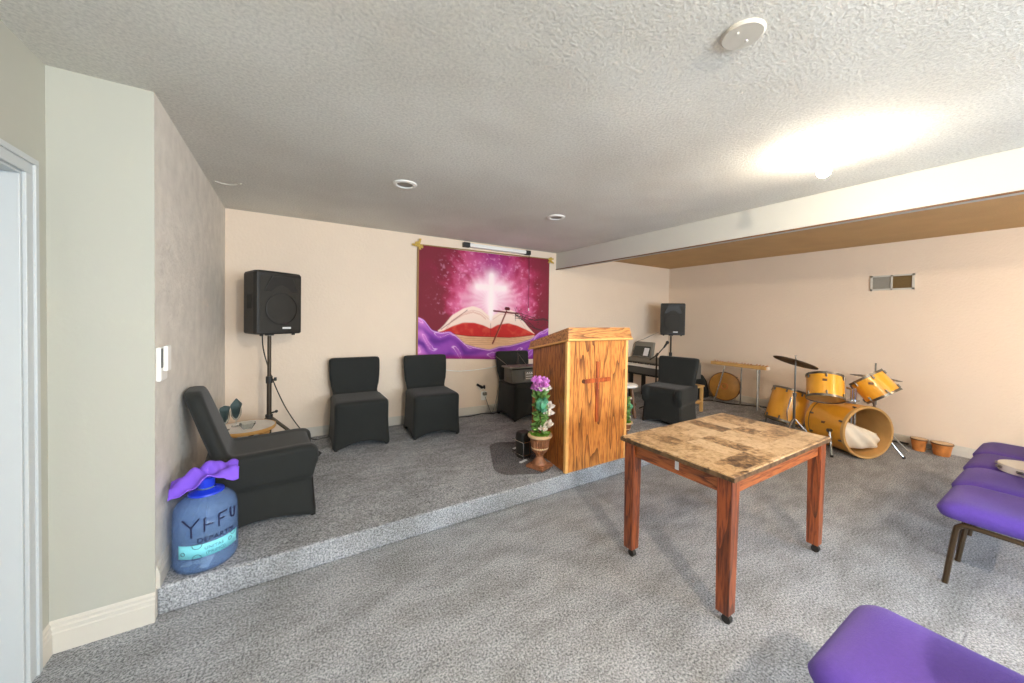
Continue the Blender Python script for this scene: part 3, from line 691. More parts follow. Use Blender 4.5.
# ------------------------------------------------------------ water jug, cloth
def jug():
    cx, cy = .160, 2.43
    t = thing('water_jug', 'blue clear water jug with handwritten black letters and cyan label', 'water jug', (cx, cy, S))
    R = .134
    prof = [(.0, .004), (.10, .004), (.125, .012), (R, .035), (R, .072), (R-.007, .08), (R, .088), (R, .16), (R-.008, .168), (R, .177), (R, .198), (R-.003, .203), (R, .208), (R-.001, .262), (R-.009, .270), (R-.002, .278), (R-.002, .287),
            (R-.006, .292), (R-.004, .30), (.120, .325), (.095, .35), (.06, .372), (.036, .385), (.030, .395), (.030, .43)]
    bm = BM(); lathe(bm, prof+[(.028, .43), (.028, .393), (.034, .383), (.058, .369), (.093, .347), (.117, .322), (R-.006, .29), (R-.004, .2), (R-.004, .04), (.12, .015), (.1, .008), (0, .008)], 48, cap=False)
    build('bottle', bm, M['blue_plastic'], t, smooth=True, angle=math.radians(70))
    bm = BM(); lathe(bm, [(.034, .395), (.036, .40), (.036, .44), (.030, .447), (0, .447)], 24); lathe(bm, [(.038, .388), (.074, .374), (.076, .366), (.05, .376)], 32, cap=False); build('cap', bm, M['blue_cap'], t, smooth=True)
    def wrap(x, z, r):           # x = arc length from the direction of the camera
        a = math.radians(-82)+x/r
        return (r*math.cos(a), r*math.sin(a), z)
    # label band
    bm = BM(); rings = []
    n = 40; x0, x1 = -.118, .155
    for z in (.092, .158): rings.append([wrap(x0+(x1-x0)*i/n, z, R+.0012) for i in range(n+1)])
    loft(bm, rings, closed=False); o = build('label_band', bm, M['cyan_paper'], t, smooth=True); sm = o.modifiers.new('s', 'SOLIDIFY'); sm.thickness = .0006
    for q, zc, rr in ((-.095, .118, .009), (-.035, .158, .020), (-.035, .092, .018), (.105, .132, .009), (.125, .160, .016)):
        bm = BM(); tube(bm, [wrap(q+rr*math.cos(a*PI/8), min(.161, max(.088, zc+rr*math.sin(a*PI/8))), R+.0026) for a in range(17)], .0011, 5); build('label_ring', bm, M['ink'], t)
    # writing
    def stroke(bm, pts, w=.0035): 
        P = smooth_path([(x, 0, z) for x, z in pts], 4) if len(pts) > 2 else [Vector((pts[0][0]+(pts[1][0]-pts[0][0])*k/6, 0, pts[0][1]+(pts[1][1]-pts[0][1])*k/6)) for k in range(7)]
        tube(bm, [wrap(p.x, p.z, R+.001) for p in P], w, 6)
    bm = BM()
    stroke(bm, [(-.098, .283), (-.058, .246)]); stroke(bm, [(-.026, .288), (-.058, .246)]); stroke(bm, [(-.058, .246), (-.056, .196)])
    stroke(bm, [(-.006, .282), (-.006, .218)]); stroke(bm, [(-.006, .25), (.028, .25)]); stroke(bm, [(-.006, .282), (.0, .284)])
    stroke(bm, [(.052, .284), (.052, .222)]); stroke(bm, [(.052, .284), (.088, .288)]); stroke(bm, [(.052, .256), (.076, .258)])
    stroke(bm, [(.108, .29), (.110, .25), (.122, .236), (.134, .244), (.136, .284)])
    build('handwriting', bm, M['ink'], t)
    def text(body, size, x0, z0, m, name, off=.0015):
        cu = bpy.data.curves.new('txt', 'FONT'); cu.body = body; cu.size = size; cu.extrude = .0005; cu.space_character = 1.1
        ob = bpy.data.objects.new('txt', cu); COL.objects.link(ob)
        bpy.context.view_layer.update()
        me = bpy.data.meshes.new_from_object(ob.evaluated_get(bpy.context.evaluated_depsgraph_get()))
        bpy.data.objects.remove(ob)
        for v in me.vertices:
            p = wrap(x0+v.co.x, z0+v.co.y, R+off+v.co.z); v.co = p
        me.materials.clear(); me.materials.append(m)
        o = bpy.data.objects.new(name, me); COL.objects.link(o); o.parent = t
    text('DEPARTM', .034, -.035, .166, M['ink'], 'handwriting')
    text('UNITAS', .021, -.006, .127, M['ink_teal'], 'label_print', .002)
    text('(PRIMO)', .021, .0, .103, M['ink_teal'], 'label_print', .002)
    bm = BM(); rnd = random.Random(5)
    for k in range(14):
        c = Vector((rnd.uniform(-.06, .06), rnd.uniform(-.07, .03), .03+rnd.uniform(0, .045))); e = Euler((rnd.uniform(-.6, .6), rnd.uniform(-.6, .6), rnd.uniform(0, 6))).to_matrix()
        g = []
        for z in (-.001, .001):
            for x, y in ((-.035, -.018), (.035, -.018), (.035, .018), (-.035, .018)): g.append(c+e@Vector((x, y, z+.012*math.sin(x*60))))
        hexa(bm, g)
    build('bank_notes', bm, M['cash'], t)
    # cloth draped over the cap
    NXc, NYc = 44, 30; bm = BM(); V = []
    for j in range(NYc+1):
        row = []
        for i in range(NXc+1):
            x = (i/NXc-.5)*.27; y = (j/NYc-.5)*.19
            r = math.hypot(x*.9, y*1.3)
            z = .066-.50*max(0, r-.04)+.020*(abs(math.sin(x*24+y*26+.4))-.5)+.016*math.sin(y*55-x*24+1)+.006*math.sin(x*90+y*60)
            z = max(z, -.016-.04*abs(x))
            z += .16*x
            xx = x*math.cos(.12)-y*math.sin(.12); yy = x*math.sin(.12)+y*math.cos(.12)
            row.append(bm.verts.new((xx-.0, yy, z)))
        V.append(row)
    for j in range(NYc):
        for i in range(NXc): bm.faces.new((V[j][i], V[j][i+1], V[j+1][i+1], V[j+1][i]))
    o = build('purple_napkin', bm, M['purple_cloth'], None, smooth=True, angle=math.radians(180)); o.location = (cx+.0, cy-.02, S+.425)
    s = o.modifiers.new('s', 'SOLIDIFY'); s.thickness = .004; s.offset = 1
    tag(o, 'bright purple cloth napkin crumpled over the top of the blue jug', 'napkin')
jug()

# ------------------------------------------------------------ left side table and glasses
def side_table():
    cx, cy, zt = .235, 3.55, .40
    t = thing('round_side_table', 'small round white-topped side table with folding wooden legs behind the left armchair', 'side table', (cx, cy, S))
    R = .20
    bm = BM(); lathe(bm, [(0, zt-.012), (R-.008, zt-.012), (R-.006, zt), (0, zt)], 40); build('tabletop', bm, M['white_stone'], t)
    bm = BM(); lathe(bm, [(R-.008, zt-.026), (R, zt-.022), (R, zt+.001), (R-.007, zt+.001)], 40, cap=False); lathe(bm, [(0, zt-.026), (R-.006, zt-.026), (R-.006, zt-.013), (0, zt-.013)], 40); build('rim', bm, M['pine'], t, smooth=True)
    for k, (a, b) in enumerate((((.15, -.08), (-.13, -.1)), ((-.15, -.08), (.13, -.1)), ((.15, .08), (-.13, .1)), ((-.15, .08), (.13, .1)))):
        bm = BM(); y0, y1 = a[1]+(.012 if k % 2 else -.012), b[1]+(.012 if k % 2 else -.012)
        d = Vector((b[0]-a[0], y1-y0, -(zt-.03))).normalized(); u = Vector((0, 1, 0)); w = d.cross(u)
        p0 = Vector((a[0], y0, zt-.03)); p1 = Vector((b[0], y1, 0.012))
        hexa(bm, [p1+u*sy*.011+w*sx*.016 for sx, sy in ((-1, -1), (1, -1), (1, 1), (-1, 1))]+[p0+u*sy*.011+w*sx*.016 for sx, sy in ((-1, -1), (1, -1), (1, 1), (-1, 1))])
        build('leg', bm, M['pine'], t)
    for (gx, gy, lab_, sc) in ((.20, 3.60, 'clear glass goblet with a folded slate napkin, standing right on the side table', 1.0), (.14, 3.50, 'clear glass goblet with a drooping slate napkin, partly behind the armchair back', .86)):
        g = thing('glass_goblet', lab_, 'glass', (gx-.035, gy, S+zt+.001), .4, 'goblets on the side table')
        bm = BM(); lathe(bm, [(0, 0), (.032, 0), (.033, .004), (.006, .010), (.005, .045), (.018, .055), (.034*sc, .085), (.036*sc, .12), (.033*sc, .15), (.031*sc, .15), (.033*sc, .12), (.031*sc, .087), (.015, .06), (0, .056)], 24, cap=False)
        build('bowl', bm, M['glass'], g, smooth=True)
        bm = BM(); rings = []
        for z, r in ((.062, .008), (.09, .026*sc), (.125, .030*sc), (.165, .042*sc), (.18, .036*sc), (.215*sc+.005, .004)):
            rings.append([(r*math.cos(a*PI/2+.3)*1.1, r*math.sin(a*PI/2+.3)*.8, z) for a in range(4)])
        loft(bm, rings); build('napkin', bm, M['napkin_black'], g)
    b = thing('small_glass_dish', 'low clear glass dish in front of the goblets on the side table', 'dish', (.25, 3.47, S+zt+.001))
    bm = BM(); lathe(bm, [(0, 0), (.03, 0), (.05, .03), (.054, .045), (.050, .045), (.028, .006), (0, .006)], 28, cap=False); build('bowl', bm, M['glass'], b, smooth=True)
side_table()

# ------------------------------------------------------------ potted flowers
def leaf(bm, c, d, l, w, mi=0):
    c = Vector(c); d = Vector(d).normalized(); u, v = frame_of(d); q = u*math.cos(1)+v*math.sin(1)
    n = d.cross(q)
    p = [c, c+d*l*.35+q*w, c+d*l*.8+q*w*.7+n*l*.06, c+d*l, c+d*l*.8-q*w*.7+n*l*.06, c+d*l*.35-q*w]
    vs = [bm.verts.new(x) for x in p]; m_ = bm.verts.new(c+d*l*.55-n*l*.08)
    for i in range(6): bm.faces.new((vs[i], vs[(i+1) % 6], m_)).material_index = mi
def flower(bm, c, r, n, seed, open_=.7):
    rnd = random.Random(seed)
    for ring, (k, tilt) in enumerate(((n, .2), (n, .55), (max(4, n//2), 1.0))):
        for i in range(k):
            a = 2*PI*i/k+ring*.5+rnd.uniform(-.2, .2); e = tilt+rnd.uniform(-.15, .15)
            leaf(bm, c, (math.cos(a)*math.cos(e), math.sin(a)*math.cos(e), math.sin(e)), r*rnd.uniform(.85, 1.1), r*.33)
def planter(label, loc, rz, group):
    t = thing('potted_flowers', label, 'potted flowers', loc, rz, group)
    bm = BM(); box(bm, (-.085, -.085, 0), (.085, .085, .022)); box(bm, (-.072, -.072, .022), (.072, .072, .032))
    lathe(bm, [(.066, .032), (.060, .05), (.040, .075), (.030, .098), (.038, .108), (.030, .116)], 28)
    base = build('urn_foot', bm, M['urn_brown'], t, smooth=True)
    bm = BM(); rings = []
    n = 48
    for r, z, f in ((.030, .114, 0), (.052, .13, .5), (.068, .155, 1), (.075, .19, 1), (.080, .235, 1), (.086, .262, .5), (.09, .268, 0)):
        rings.append([((r+f*.0035*math.cos(i*PI))*math.cos(2*PI*i/n), (r+f*.0035*math.cos(i*PI))*math.sin(2*PI*i/n), z) for i in range(n)])
    loft(bm, rings); build('urn_bowl', bm, M['urn_brown'], t, smooth=True)
    bm = BM(); lathe(bm, [(.085, .262), (.104, .268), (.109, .279), (.104, .290), (.088, .292), (.082, .280)], 36, cap=False)
    lathe(bm, [(.071, .165), (.077, .170), (.076, .178), (.071, .18)], 36, cap=False); build('urn_rim', bm, M['urn_cream'], t, smooth=True)
    rnd = random.Random(11)
    bm = BM(); lathe(bm, [(.085, .279), (.06, .292), (.02, .30), (0, .30)], 20, cap=False)
    for k in range(70):
        a = rnd.uniform(0, 2*PI); r = rnd.uniform(0, .075)
        leaf(bm, (r*math.cos(a), r*math.sin(a), .285), (math.cos(a)*.8, math.sin(a)*.8, rnd.uniform(.3, 1)), .035, .008)
    build('moss', bm, M['moss'], t)
    bm = BM(); tube(bm, smooth_path([(0, 0, .28), (.006, 0, .45), (-.004, .004, .6), (0, 0, .74)], 4), .012, 8); build('stem', bm, M['walnut'], t)
    bm = BM()
    for k in range(190):
        z = rnd.uniform(.31, .71); a = rnd.uniform(0, 2*PI)
        leaf(bm, (0, 0, z), (math.cos(a), math.sin(a), rnd.uniform(-.4, .8)), rnd.uniform(.055, .095), rnd.uniform(.015, .025))
    build('leaves', bm, M['leaf'], t)
    bm = BM(); ball(bm, (-.035, -.03, .56), .056, 1, .8, 1.05, 14)
    for k in range(40):
        a = rnd.uniform(0, 2*PI); leaf(bm, (-.035+.03*math.cos(a), -.04, .56+.035*math.sin(a)), (math.cos(a), -.8, math.sin(a)), .04, .016)
    build('round_leaf_cluster', bm, M['leaf_dark'], t, smooth=True)
    for i, (c, r) in enumerate((((.045, -.04, .52), .07), ((.03, -.055, .475), .06), ((.03, -.06, .37), .058), ((-.035, -.05, .345), .045), ((.055, -.02, .345), .045))):
        bm = BM(); flower(bm, c, r, 6, i); build('white_flower', bm, M['petal_white'], t)
    bm = BM()
    for i in range(14):
        a = rnd.uniform(0, 2*PI); q = rnd.uniform(.015, .075); flower(bm, (q*math.cos(a)-.025, q*math.sin(a)*.8-.01, .712+rnd.uniform(-.03, .05)), .052, 8, 20+i)
    ball(bm, (-.025, 0, .72), .05, 1.1, 1, .8, 12)
    build('mauve_flower', bm, M['petal_purple'], t)
    bm = BM()
    for i, (x, y, z) in enumerate(((-.05, -.04, .70), (.03, -.06, .69), (-.01, -.05, .685))): flower(bm, (x, y, z), .035, 6, 40+i)
    build('white_flower', bm, M['petal_white'], t)
    return t
p1 = planter('artificial mauve and white flowers in a brown urn left of the pulpit', (2.402, 2.535, S), .35, 'potted flowers beside the pulpit')
p2 = copy_tree(p1); p2.location = (3.66, 2.71, S); p2.rotation_euler = (0, 0, 2.1)
p2.location = (3.68, 2.70, S); p2.scale = (.8, .8, .62)
for ch in list(p2.children):
    if ch.name.startswith('mauve'): bpy.data.objects.remove(ch)
tag(p2, 'potted white flowers mostly hidden behind the right edge of the pulpit', 'potted flowers', 'potted flowers beside the pulpit')

# black bin with wire rack, mat, clips
def small_bin():
    t = thing('black_bin', 'small black rounded bin behind the flower urn left of the pulpit', 'bin', (2.41, 2.80, S), .15)
    bm = BM(); loft(bm, [[(x, y, z) for x, y in rrect(.13*k, .12*k, .03*k, 5)] for z, k in ((0, .85), (.02, .95), (.20, 1.0), (.225, .95), (.235, .8))]); build('body', bm, M['plastic'], t, smooth=True)
    bm = BM()
    W = .075
    for z in (.04, .16): tube(bm, [(-W, -.08, z), (W, -.08, z), (W, .08, z), (-W, .08, z), (-W, -.08, z)], .003, 6)
    for x in (-W, 0, W): tube(bm, [(x, -.08, .003), (x, -.08, .16)], .003, 6)
    build('wire_guard', bm, M['chrome'], t)
small_bin()
bm = BM(); prism(bm, [(x, y) for x, y in rrect(.50, .78, .14, 8)], 0, .004)
o = build('clear_floor_mat', bm, M['mat_plastic'], None, smooth=True); o.location = (2.36, 2.82, S+.001); o.rotation_euler = (0, 0, math.radians(-24)); tag(o, 'clear plastic floor mat on the platform carpet under the urn and bin', 'mat')
for (x, y, r, l) in ((2.46, 3.00, .2, 'white paper slip on the clear mat behind the black bin'), (2.33, 2.685, .3, 'white paper slip in front of the black bin beside the urn')):
    bm = BM(); box(bm, (-.045, -.012, 0), (.045, .012, .006)); o = build('paper_slip', bm, M['paper'], None); o.location = (x, y, S+.006); o.rotation_euler = (0, 0, r); tag(o, l, 'paper', 'paper slips on the clear mat')

# grey box on chair three
def mixer():
    t = thing('audio_mixer', 'grey box-shaped audio unit with a flat lid on the seat of a chair', 'audio equipment', (3.10, 3.90, S+.478), -.05)
    bm = BM(); hexa(bm, [(-.20, -.10, 0), (.20, -.10, 0), (.20, .12, 0), (-.20, .12, 0), (-.20, -.08, .17), (.20, -.08, .17), (.20, .12, .19), (-.20, .12, .19)]); build('housing', bm, M['darkgrey_plastic'], t, bevel=.008)
    bm = BM(); box(bm, (-.02, -.105, .03), (.19, -.095, .14)); build('face_plate', bm, M['grey_plastic'], t)
    bm = BM()
    for k in range(3): box(bm, (0.0, -.110, .05+.03*k), (.17, -.104, .056+.03*k))
    for k in range(5): cyl(bm, (.02+.03*k, -.115, .128), (.02+.03*k, -.104, .128), .006, n=8)
    build('controls', bm, M['white_plastic'], t)
    bm = BM(); box(bm, (-.25, -.13, .19), (.25, .10, .21)); build('lid', bm, M['grey_plastic'], t, bevel=.006)
    bm = BM(); tube(bm, [(-.10, -.1, .21), (-.04, .05, .37), (.02, -.1, .21)], .004, 6); tube(bm, [(-.22, -.1, .2), (-.33, .1, .33)], .004, 6); tube(bm, [(-.13, -.1, .21), (-.04, .05, .37)], .003, 6); build('wire_stand', bm, M['steel'], t)
mixer()

# ------------------------------------------------------------ keyboard
def keyboard():
    cx, cy = 5.63, 3.72
    t = thing('electronic_keyboard', 'long grey and black electronic keyboard on a stand in front of the right speaker', 'keyboard', (cx, cy, S), math.radians(-90))
    # local: keys towards -y (world -x), length along x
    L_ = .62
    bm = BM(); hexa(bm, [(-L_, -.22, .43), (L_, -.22, .43), (L_, .18, .43), (-L_, .18, .43), (-L_, -.24, .565), (L_, -.24, .565), (L_, .18, .66), (-L_, .18, .66)]); build('body', bm, M['darkgrey_plastic'], t, bevel=.008)
    bm = BM(); hexa(bm, [(-L_, -.10, .60), (L_, -.10, .60), (L_, .18, .66), (-L_, .18, .66), (-L_, -.10, .615), (L_, -.10, .615), (L_, .18, .675), (-L_, .18, .675)]); build('control_panel', bm, M['grey_plastic'], t)
    bm = BM()
    for i in range(35): box(bm, (-L_+.035+i*.0335, -.262, .545), (-L_+.066+i*.0335, -.12, .585))
    build('white_keys', bm, M['white_plastic'], t)
    bm = BM()
    for i in range(34):
        if i % 7 in (2, 6): continue
        box(bm, (-L_+.059+i*.0335, -.21, .586), (-L_+.074+i*.0335, -.12, .597))
    build('black_keys', bm, M['plastic'], t)
    bm = BM(); hexa(bm, [(-L_+.0, .10, .66), (-.20, .10, .66), (-.20, .16, .66), (-L_+.0, .16, .66), (-L_+.0, .20, .92), (-.24, .20, .92), (-.24, .26, .92), (-L_+.0, .26, .92)]); d = build('display_panel', bm, M['grey_plastic'], t, bevel=.015)
    bm = BM(); hexa(bm, [(-L_+.03, .097, .68), (-.25, .097, .68), (-.25, .102, .68), (-L_+.03, .102, .68), (-L_+.03, .162, .845), (-.27, .162, .845), (-.27, .170, .845), (-L_+.03, .170, .845)]); build('screen', bm, M['screen'], d)
    bm = BM(); hexa(bm, [(-.37, .088, .69), (-.275, .088, .69), (-.275, .092, .69), (-.37, .092, .69), (-.38, .150, .82), (-.285, .150, .82), (-.285, .155, .82), (-.38, .155, .82)]); build('paper_note', bm, M['paper'], d)
    for x in (-.40, .40):
        for s in (-1, 1):
            bm = BM(); box(bm, (x-.03, s*.16-.02, 0), (x+.03, s*.16+.02, .41)); build('stand_leg', bm, M['black_leg'], t)
    bm = BM(); box(bm, (-.43, -.2, .40), (.43, .17, .43)); build('stand_rail', bm, M['black_leg'], t)
keyboard()
def mic_stand():
    t = thing('microphone_stand', 'dark microphone stand with a boom leaning between pulpit and right armchair', 'microphone stand', (5.10, 3.36, S))
    bm = BM(); cyl(bm, (0, 0, .02), (0, 0, .80), .011, n=10); build('pole', bm, M['black_leg'], t)
    bm = BM(); tube(bm, [(-.09, .05, .72), (.02, 0, .80), (.16, -.03, .93)], .008, 8); build('boom', bm, M['black_leg'], t)
    bm = BM(); cyl(bm, (-.012, 0, .775), (.03, 0, .815), .018, n=8); build('clutch', bm, M['plastic'], t)
    bm = BM(); cyl(bm, (.13, -.025, .90), (.185, -.035, .965), .012, .018, 10); ball(bm, (.195, -.036, .975), .026, n=12); build('microphone', bm, M['plastic'], t)
    for k in range(3):
        a = 2*PI*k/3+.5; bm = BM(); tube(bm, [(0, 0, .10), (.24*math.cos(a), .24*math.sin(a), .008)], .008, 6); build('leg', bm, M['black_leg'], t)
mic_stand()
def stool():
    t = thing('wooden_stool', 'brown wooden stool with a round white top behind the right edge of the pulpit', 'stool', (4.40, 3.30, S))
    bm = BM(); lathe(bm, [(0, .40), (.13, .40), (.145, .41), (.145, .43), (.13, .44), (0, .44)], 32); build('seat', bm, M['white_cloth'], t, smooth=True)
    for k in range(4):
        a = PI/4+PI/2*k-.8; bm = BM(); tube(bm, [(.09*math.cos(a), .09*math.sin(a), .40), (.15*math.cos(a), .15*math.sin(a), .008)], .02, 6); build('leg', bm, M['walnut'], t)
    bm = BM(); lathe(bm, [(.122, .16), (.13, .16), (.13, .178), (.122, .178)], 28, cap=False); build('foot_ring', bm, M['walnut'], t)
stool()
def wood_chair():
    t = thing('wooden_chair', 'pale wooden chair mostly hidden behind the right armchair', 'chair', (5.44, 3.07, S), .1)
    for x in (-.13, .13):
        for y in (-.13, .13):
            bm = BM(); box(bm, (x-.018, y-.018, 0), (x+.018, y+.018, .355)); build('leg', bm, M['pine'], t)
    bm = BM(); box(bm, (-.16, -.16, .355), (.16, .16, .38)); build('seat', bm, M['pine'], t, bevel=.006)
    bm = BM(); box(bm, (-.112, -.14, .14), (.112, -.12, .17)); box(bm, (-.112, .12, .14), (.112, .14, .17)); box(bm, (.12, -.112, .1), (.14, .112, .13)); build('stretcher', bm, M['pine'], t)
wood_chair()

# ------------------------------------------------------------ right wall: stand, round drum, bag
def plank_stand():
    t = thing('folding_stand', 'narrow pale wooden board on splayed silver legs near the right wall', 'stand', (6.42, 2.86, S))
    bm = BM(); box(bm, (-.05, -.385, .605), (.05, .42, .655)); build('board', bm, M['pine'], t, bevel=.006)
    bm = BM()
    for k in range(16): cyl(bm, (-.03+.02*(k % 4), -.37+.05*k, .66), (-.03+.02*(k % 4), -.40+.053*k, .672), .006, n=8)
    build('pegs', bm, M['bongo'], t)
    bm = BM(); box(bm, (-.035, -.40, .61), (.035, -.385, .65)); build('end_cap', bm, M['petal_white'], t)
    for (x, y, x1_, y1_) in ((-.03, -.27, -.08, -.30), (.03, -.27, .06, -.24), (-.03, .20, -.10, .32), (.03, -.02, .06, .0)):
        bm = BM(); tube(bm, [(x, y, .595), (x1_, y1_, .005)], .011, 8); build('leg', bm, M['chrome'], t)
    bm = BM(); tube(bm, [(-.08, -.30, .08), (.06, -.24, .08)], .008, 6); tube(bm, [(-.08, -.30, .08), (-.15, -.45, .02)], .008, 6); build('brace', bm, M['chrome'], t)
plank_stand()
def round_drum():
    t = thing('gong_drum', 'round yellow wooden drum with a centre hole leaning against the right wall', 'drum', (6.60, 3.16, S))
    ax = Vector((-1, -.25, .12)).normalized(); c = Vector((0, 0, .24))
    bm = BM(); R = .225; lathe(bm, [(0, 0), (R, 0), (R, .09), (R-.006, .094), (.035, .094), (.035, .07), (0, .07)], 40, c-ax*.05, ax, cap=False); build('shell', bm, M['gong_wood'], t, smooth=True)
    bm = BM(); lathe(bm, [(R-.002, .080), (R+.006, .080), (R+.006, .098), (R-.006, .098)], 40, c-ax*.05, ax, cap=False); build('hoop', bm, M['walnut'], t, smooth=True)
    bm = BM(); lathe(bm, [(.055, .094), (.055, .097), (.036, .097), (.036, .093)], 24, c-ax*.05, ax, cap=False); build('hole_ring', bm, M['bongo'], t)
    u, w = frame_of(ax)
    for k in range(8):
        a = 2*PI*k/8; p = c-ax*.05+(u*math.cos(a)+w*math.sin(a))*(R+.008); bm = BM(); cyl(bm, p+ax*.02, p+ax*.08, .007, n=8); build('lug', bm, M['steel'], t)
round_drum()
def bag():
    t = thing('black_bag', 'black soft instrument bag on the platform between armchair and round drum', 'bag', (6.56, 3.66, S))
    bm = BM(); rings = []
    for z, a, b in ((0, .14, .22), (.03, .16, .24), (.15, .15, .23), (.28, .12, .20), (.37, .08, .14), (.40, .03, .06)):
        rings.append([(a*math.cos(2*PI*i/24)*(1+.04*math.sin(5*i+z*30)), b*math.sin(2*PI*i/24)*(1+.04*math.cos(3*i)), z) for i in range(24)])
    loft(bm, rings); build('body', bm, M['napkin_black'] if 0 else M['black_fabric'], t, smooth=True)
    bm = BM(); tube(bm, smooth_path([(-.13, -.1, .05), (-.2, -.16, .014), (-.22, -.22, .012), (-.28, -.3, .012)], 5), .012, 8); build('strap', bm, M['rope'], t, smooth=True)
bag()

# ------------------------------------------------------------ drum kit
def ringy(bm, c, ax, r0, r1, z0, z1, n=44):
    lathe(bm, [(r0, z0), (r1, z0), (r1, z1), (r0, z1), (r0, z0)], n, c, ax, cap=False)
def drum(root, c, ax, R, h, nl=6, top=True, bottom=True, head='white_head', skin_in=True, inset=.0):
    """shell centred at c, axis ax pointing to the batter head; parts parented to root"""
    c = Vector(c); ax = Vector(ax).normalized(); b = c-ax*h/2; u, w = frame_of(ax)
    bm = BM(); lathe(bm, [(R, .0), (R, h)], 48, b, ax, cap=False); lathe(bm, [(R-.007, h), (R-.007, 0)], 48, b, ax, cap=False, mi=1)
    lathe(bm, [(R-.007, 0), (R, 0)], 48, b, ax, cap=False); lathe(bm, [(R-.007, h), (R, h)], 48, b, ax, cap=False)
    build('shell', bm, [M['maple'], M['maple_in']], root, smooth=True)
    for on, z in ((top, h), (bottom, 0)):
        if not on: continue
        bm = BM(); ringy(bm, b, ax, R+.001, R+.007, z-.012, z+.012); build('hoop', bm, M['steel'], root, smooth=True)
        bm = BM(); lathe(bm, [(0, z+(.002 if z else -.002)), (R, z+(.002 if z else -.002)), (R, z), (0, z)], 44, b, ax, cap=False)
        build('head', bm, M[head] if z else M['drumhead'], root)
    for k in range(nl):
        a = 2*PI*(k+.5)/nl; d = u*math.cos(a)+w*math.sin(a)
        for zz in ((.03, h-.03) if h > .2 else (.03, h-.03)):
            bm = BM(); p = b+d*(R+.008)+ax*zz; cyl(bm, p-ax*.018, p+ax*.018, .009, n=8); cyl(bm, b+d*R+ax*zz, p, .010, n=8)
            ang = b+d*(R+.006)
            if top and zz > h/2: cyl(bm, p+ax*.018, p+ax*.045, .003, n=6)
            if bottom and zz < h/2: cyl(bm, p-ax*.018, p-ax*.045, .003, n=6)
            build('lug', bm, M['steel'], root)
    bm = BM()
    return b, u, w
BASS = Vector((5.865, 1.435, .285)); AX = Vector((-.49, -.87, .0)).normalized(); LAT = Vector((.87, -.49, 0))
def kit():
    t = thing('bass_drum', 'large yellow maple bass drum with its open front and a pillow inside', 'drum', (BASS.x, BASS.y, 0), 0, 'yellow drum kit')
    c = Vector((0, 0, BASS.z)); R, h = .27, .42
    b, u, w = drum(t, c, AX, R, h, 8, top=False, bottom=True, inset=0)
    bm = BM(); ringy(bm, b, AX, R-.012, R+.010, h-.012, h+.022, 56); build('front_hoop', bm, M['maple_in'], t, smooth=True)
    bm = BM(); ringy(bm, b, AX, R, R+.012, -.03, .008, 56); build('rear_hoop', bm, M['maple'], t, smooth=True)
    for s in (-1, 1):
        p = b+LAT*s*(R+.024)+AX*(h-.12)+Vector((0, 0, -.02))
        q = Vector((5.49, 1.45, .012) if s < 0 else (6.125, 1.04, .012))-Vector((BASS.x, BASS.y, 0))
        bm = BM(); cyl(bm, p-LAT*s*.02, p+LAT*s*.02, .02, n=10); build('spur_bracket', bm, M['steel'], t)
        bm = BM(); cyl(bm, p, p+(q-p)*.55, .013, n=10); cyl(bm, p+(q-p)*.5, q, .008, n=8); sp = build('spur', bm, M['chrome'], t); bm = BM(); cyl(bm, q+Vector((0, 0, .012)), q+Vector((0, 0, -.012)), .014, n=10); build('rubber_tip', bm, M['rope'], sp)
    # tom mount
    bm = BM(); m0 = c+Vector((0, 0, R))+AX*.04
    cyl(bm, m0-Vector((0, 0, .26)), m0+Vector((0, 0, .16)), .014, n=10); cyl(bm, m0+LAT*.04-Vector((0, 0, .26)), m0+LAT*.04+Vector((0, 0, .17)), .014, n=10)
    box(bm, tuple(m0+Vector((-.05, -.05, -.002))), tuple(m0+Vector((.09, .05, .03)))); build('tom_mount', bm, M['chrome'], t, bevel=.003)
    bm = BM(); tube(bm, [m0+Vector((0, 0, .15)), m0-LAT*.06+Vector((0, 0, .17))], .010, 8); tube(bm, [m0+LAT*.04+Vector((0, 0, .16)), m0+LAT*.08+Vector((0, 0, .19))], .010, 8); build('tom_arm', bm, M['chrome'], t)
    bm = BM(); box(bm, tuple(b+LAT*-R+AX*.2+Vector((-.004, -.02, .03))), tuple(b+LAT*-R+AX*.2+Vector((.002, .02, .055)))); build('badge', bm, M['walnut'], t)
    # toms
    T1 = Vector((5.66, 1.580, .712)); T2 = Vector((5.98, 1.252, .752))
    for (p, ax, R_, h_, l) in ((T1, Vector((.42, .17, 1)), .165, .25, 'yellow rack tom mounted left above the bass drum, beside the cymbal'), (T2, Vector((-.06, .81, 1)), .158, .23, 'yellow rack tom tilted on the right above the bass drum opening')):
        tt = thing('rack_tom', l, 'drum', p, 0, 'yellow drum kit'); bb, uu, ww = drum(tt, (0, 0, 0), ax, R_, h_, 6)
        bm = BM(); cc = AX*(R_)+Vector((0, 0, .02)); 
        bm2 = BM(); box(bm2, (-.02, -.004, -.012), (.02, .003, .012)); bd = build('badge', bm2, M['walnut'], tt)
        n_ = (Vector((-.95, -.3, 0)) - ax.normalized()*Vector((-.95, -.3, 0)).dot(ax.normalized())).normalized()
        bd.rotation_euler = n_.to_track_quat('-Y', 'Z').to_euler(); bd.location = n_*(R_+.003)+ax.normalized()*.04
        bm.free()
    # floor tom
    ft = thing('floor_tom', 'yellow floor tom standing behind the table corner, left of the bass drum', 'drum', (5.95, 2.04, 0), 0, 'yellow drum kit')
    ax = Vector((.34, -.10, 1)).normalized(); cc = Vector((0, 0, .365)); R_, h_ = .20, .40
    bb, uu, ww = drum(ft, cc, ax, R_, h_, 8)
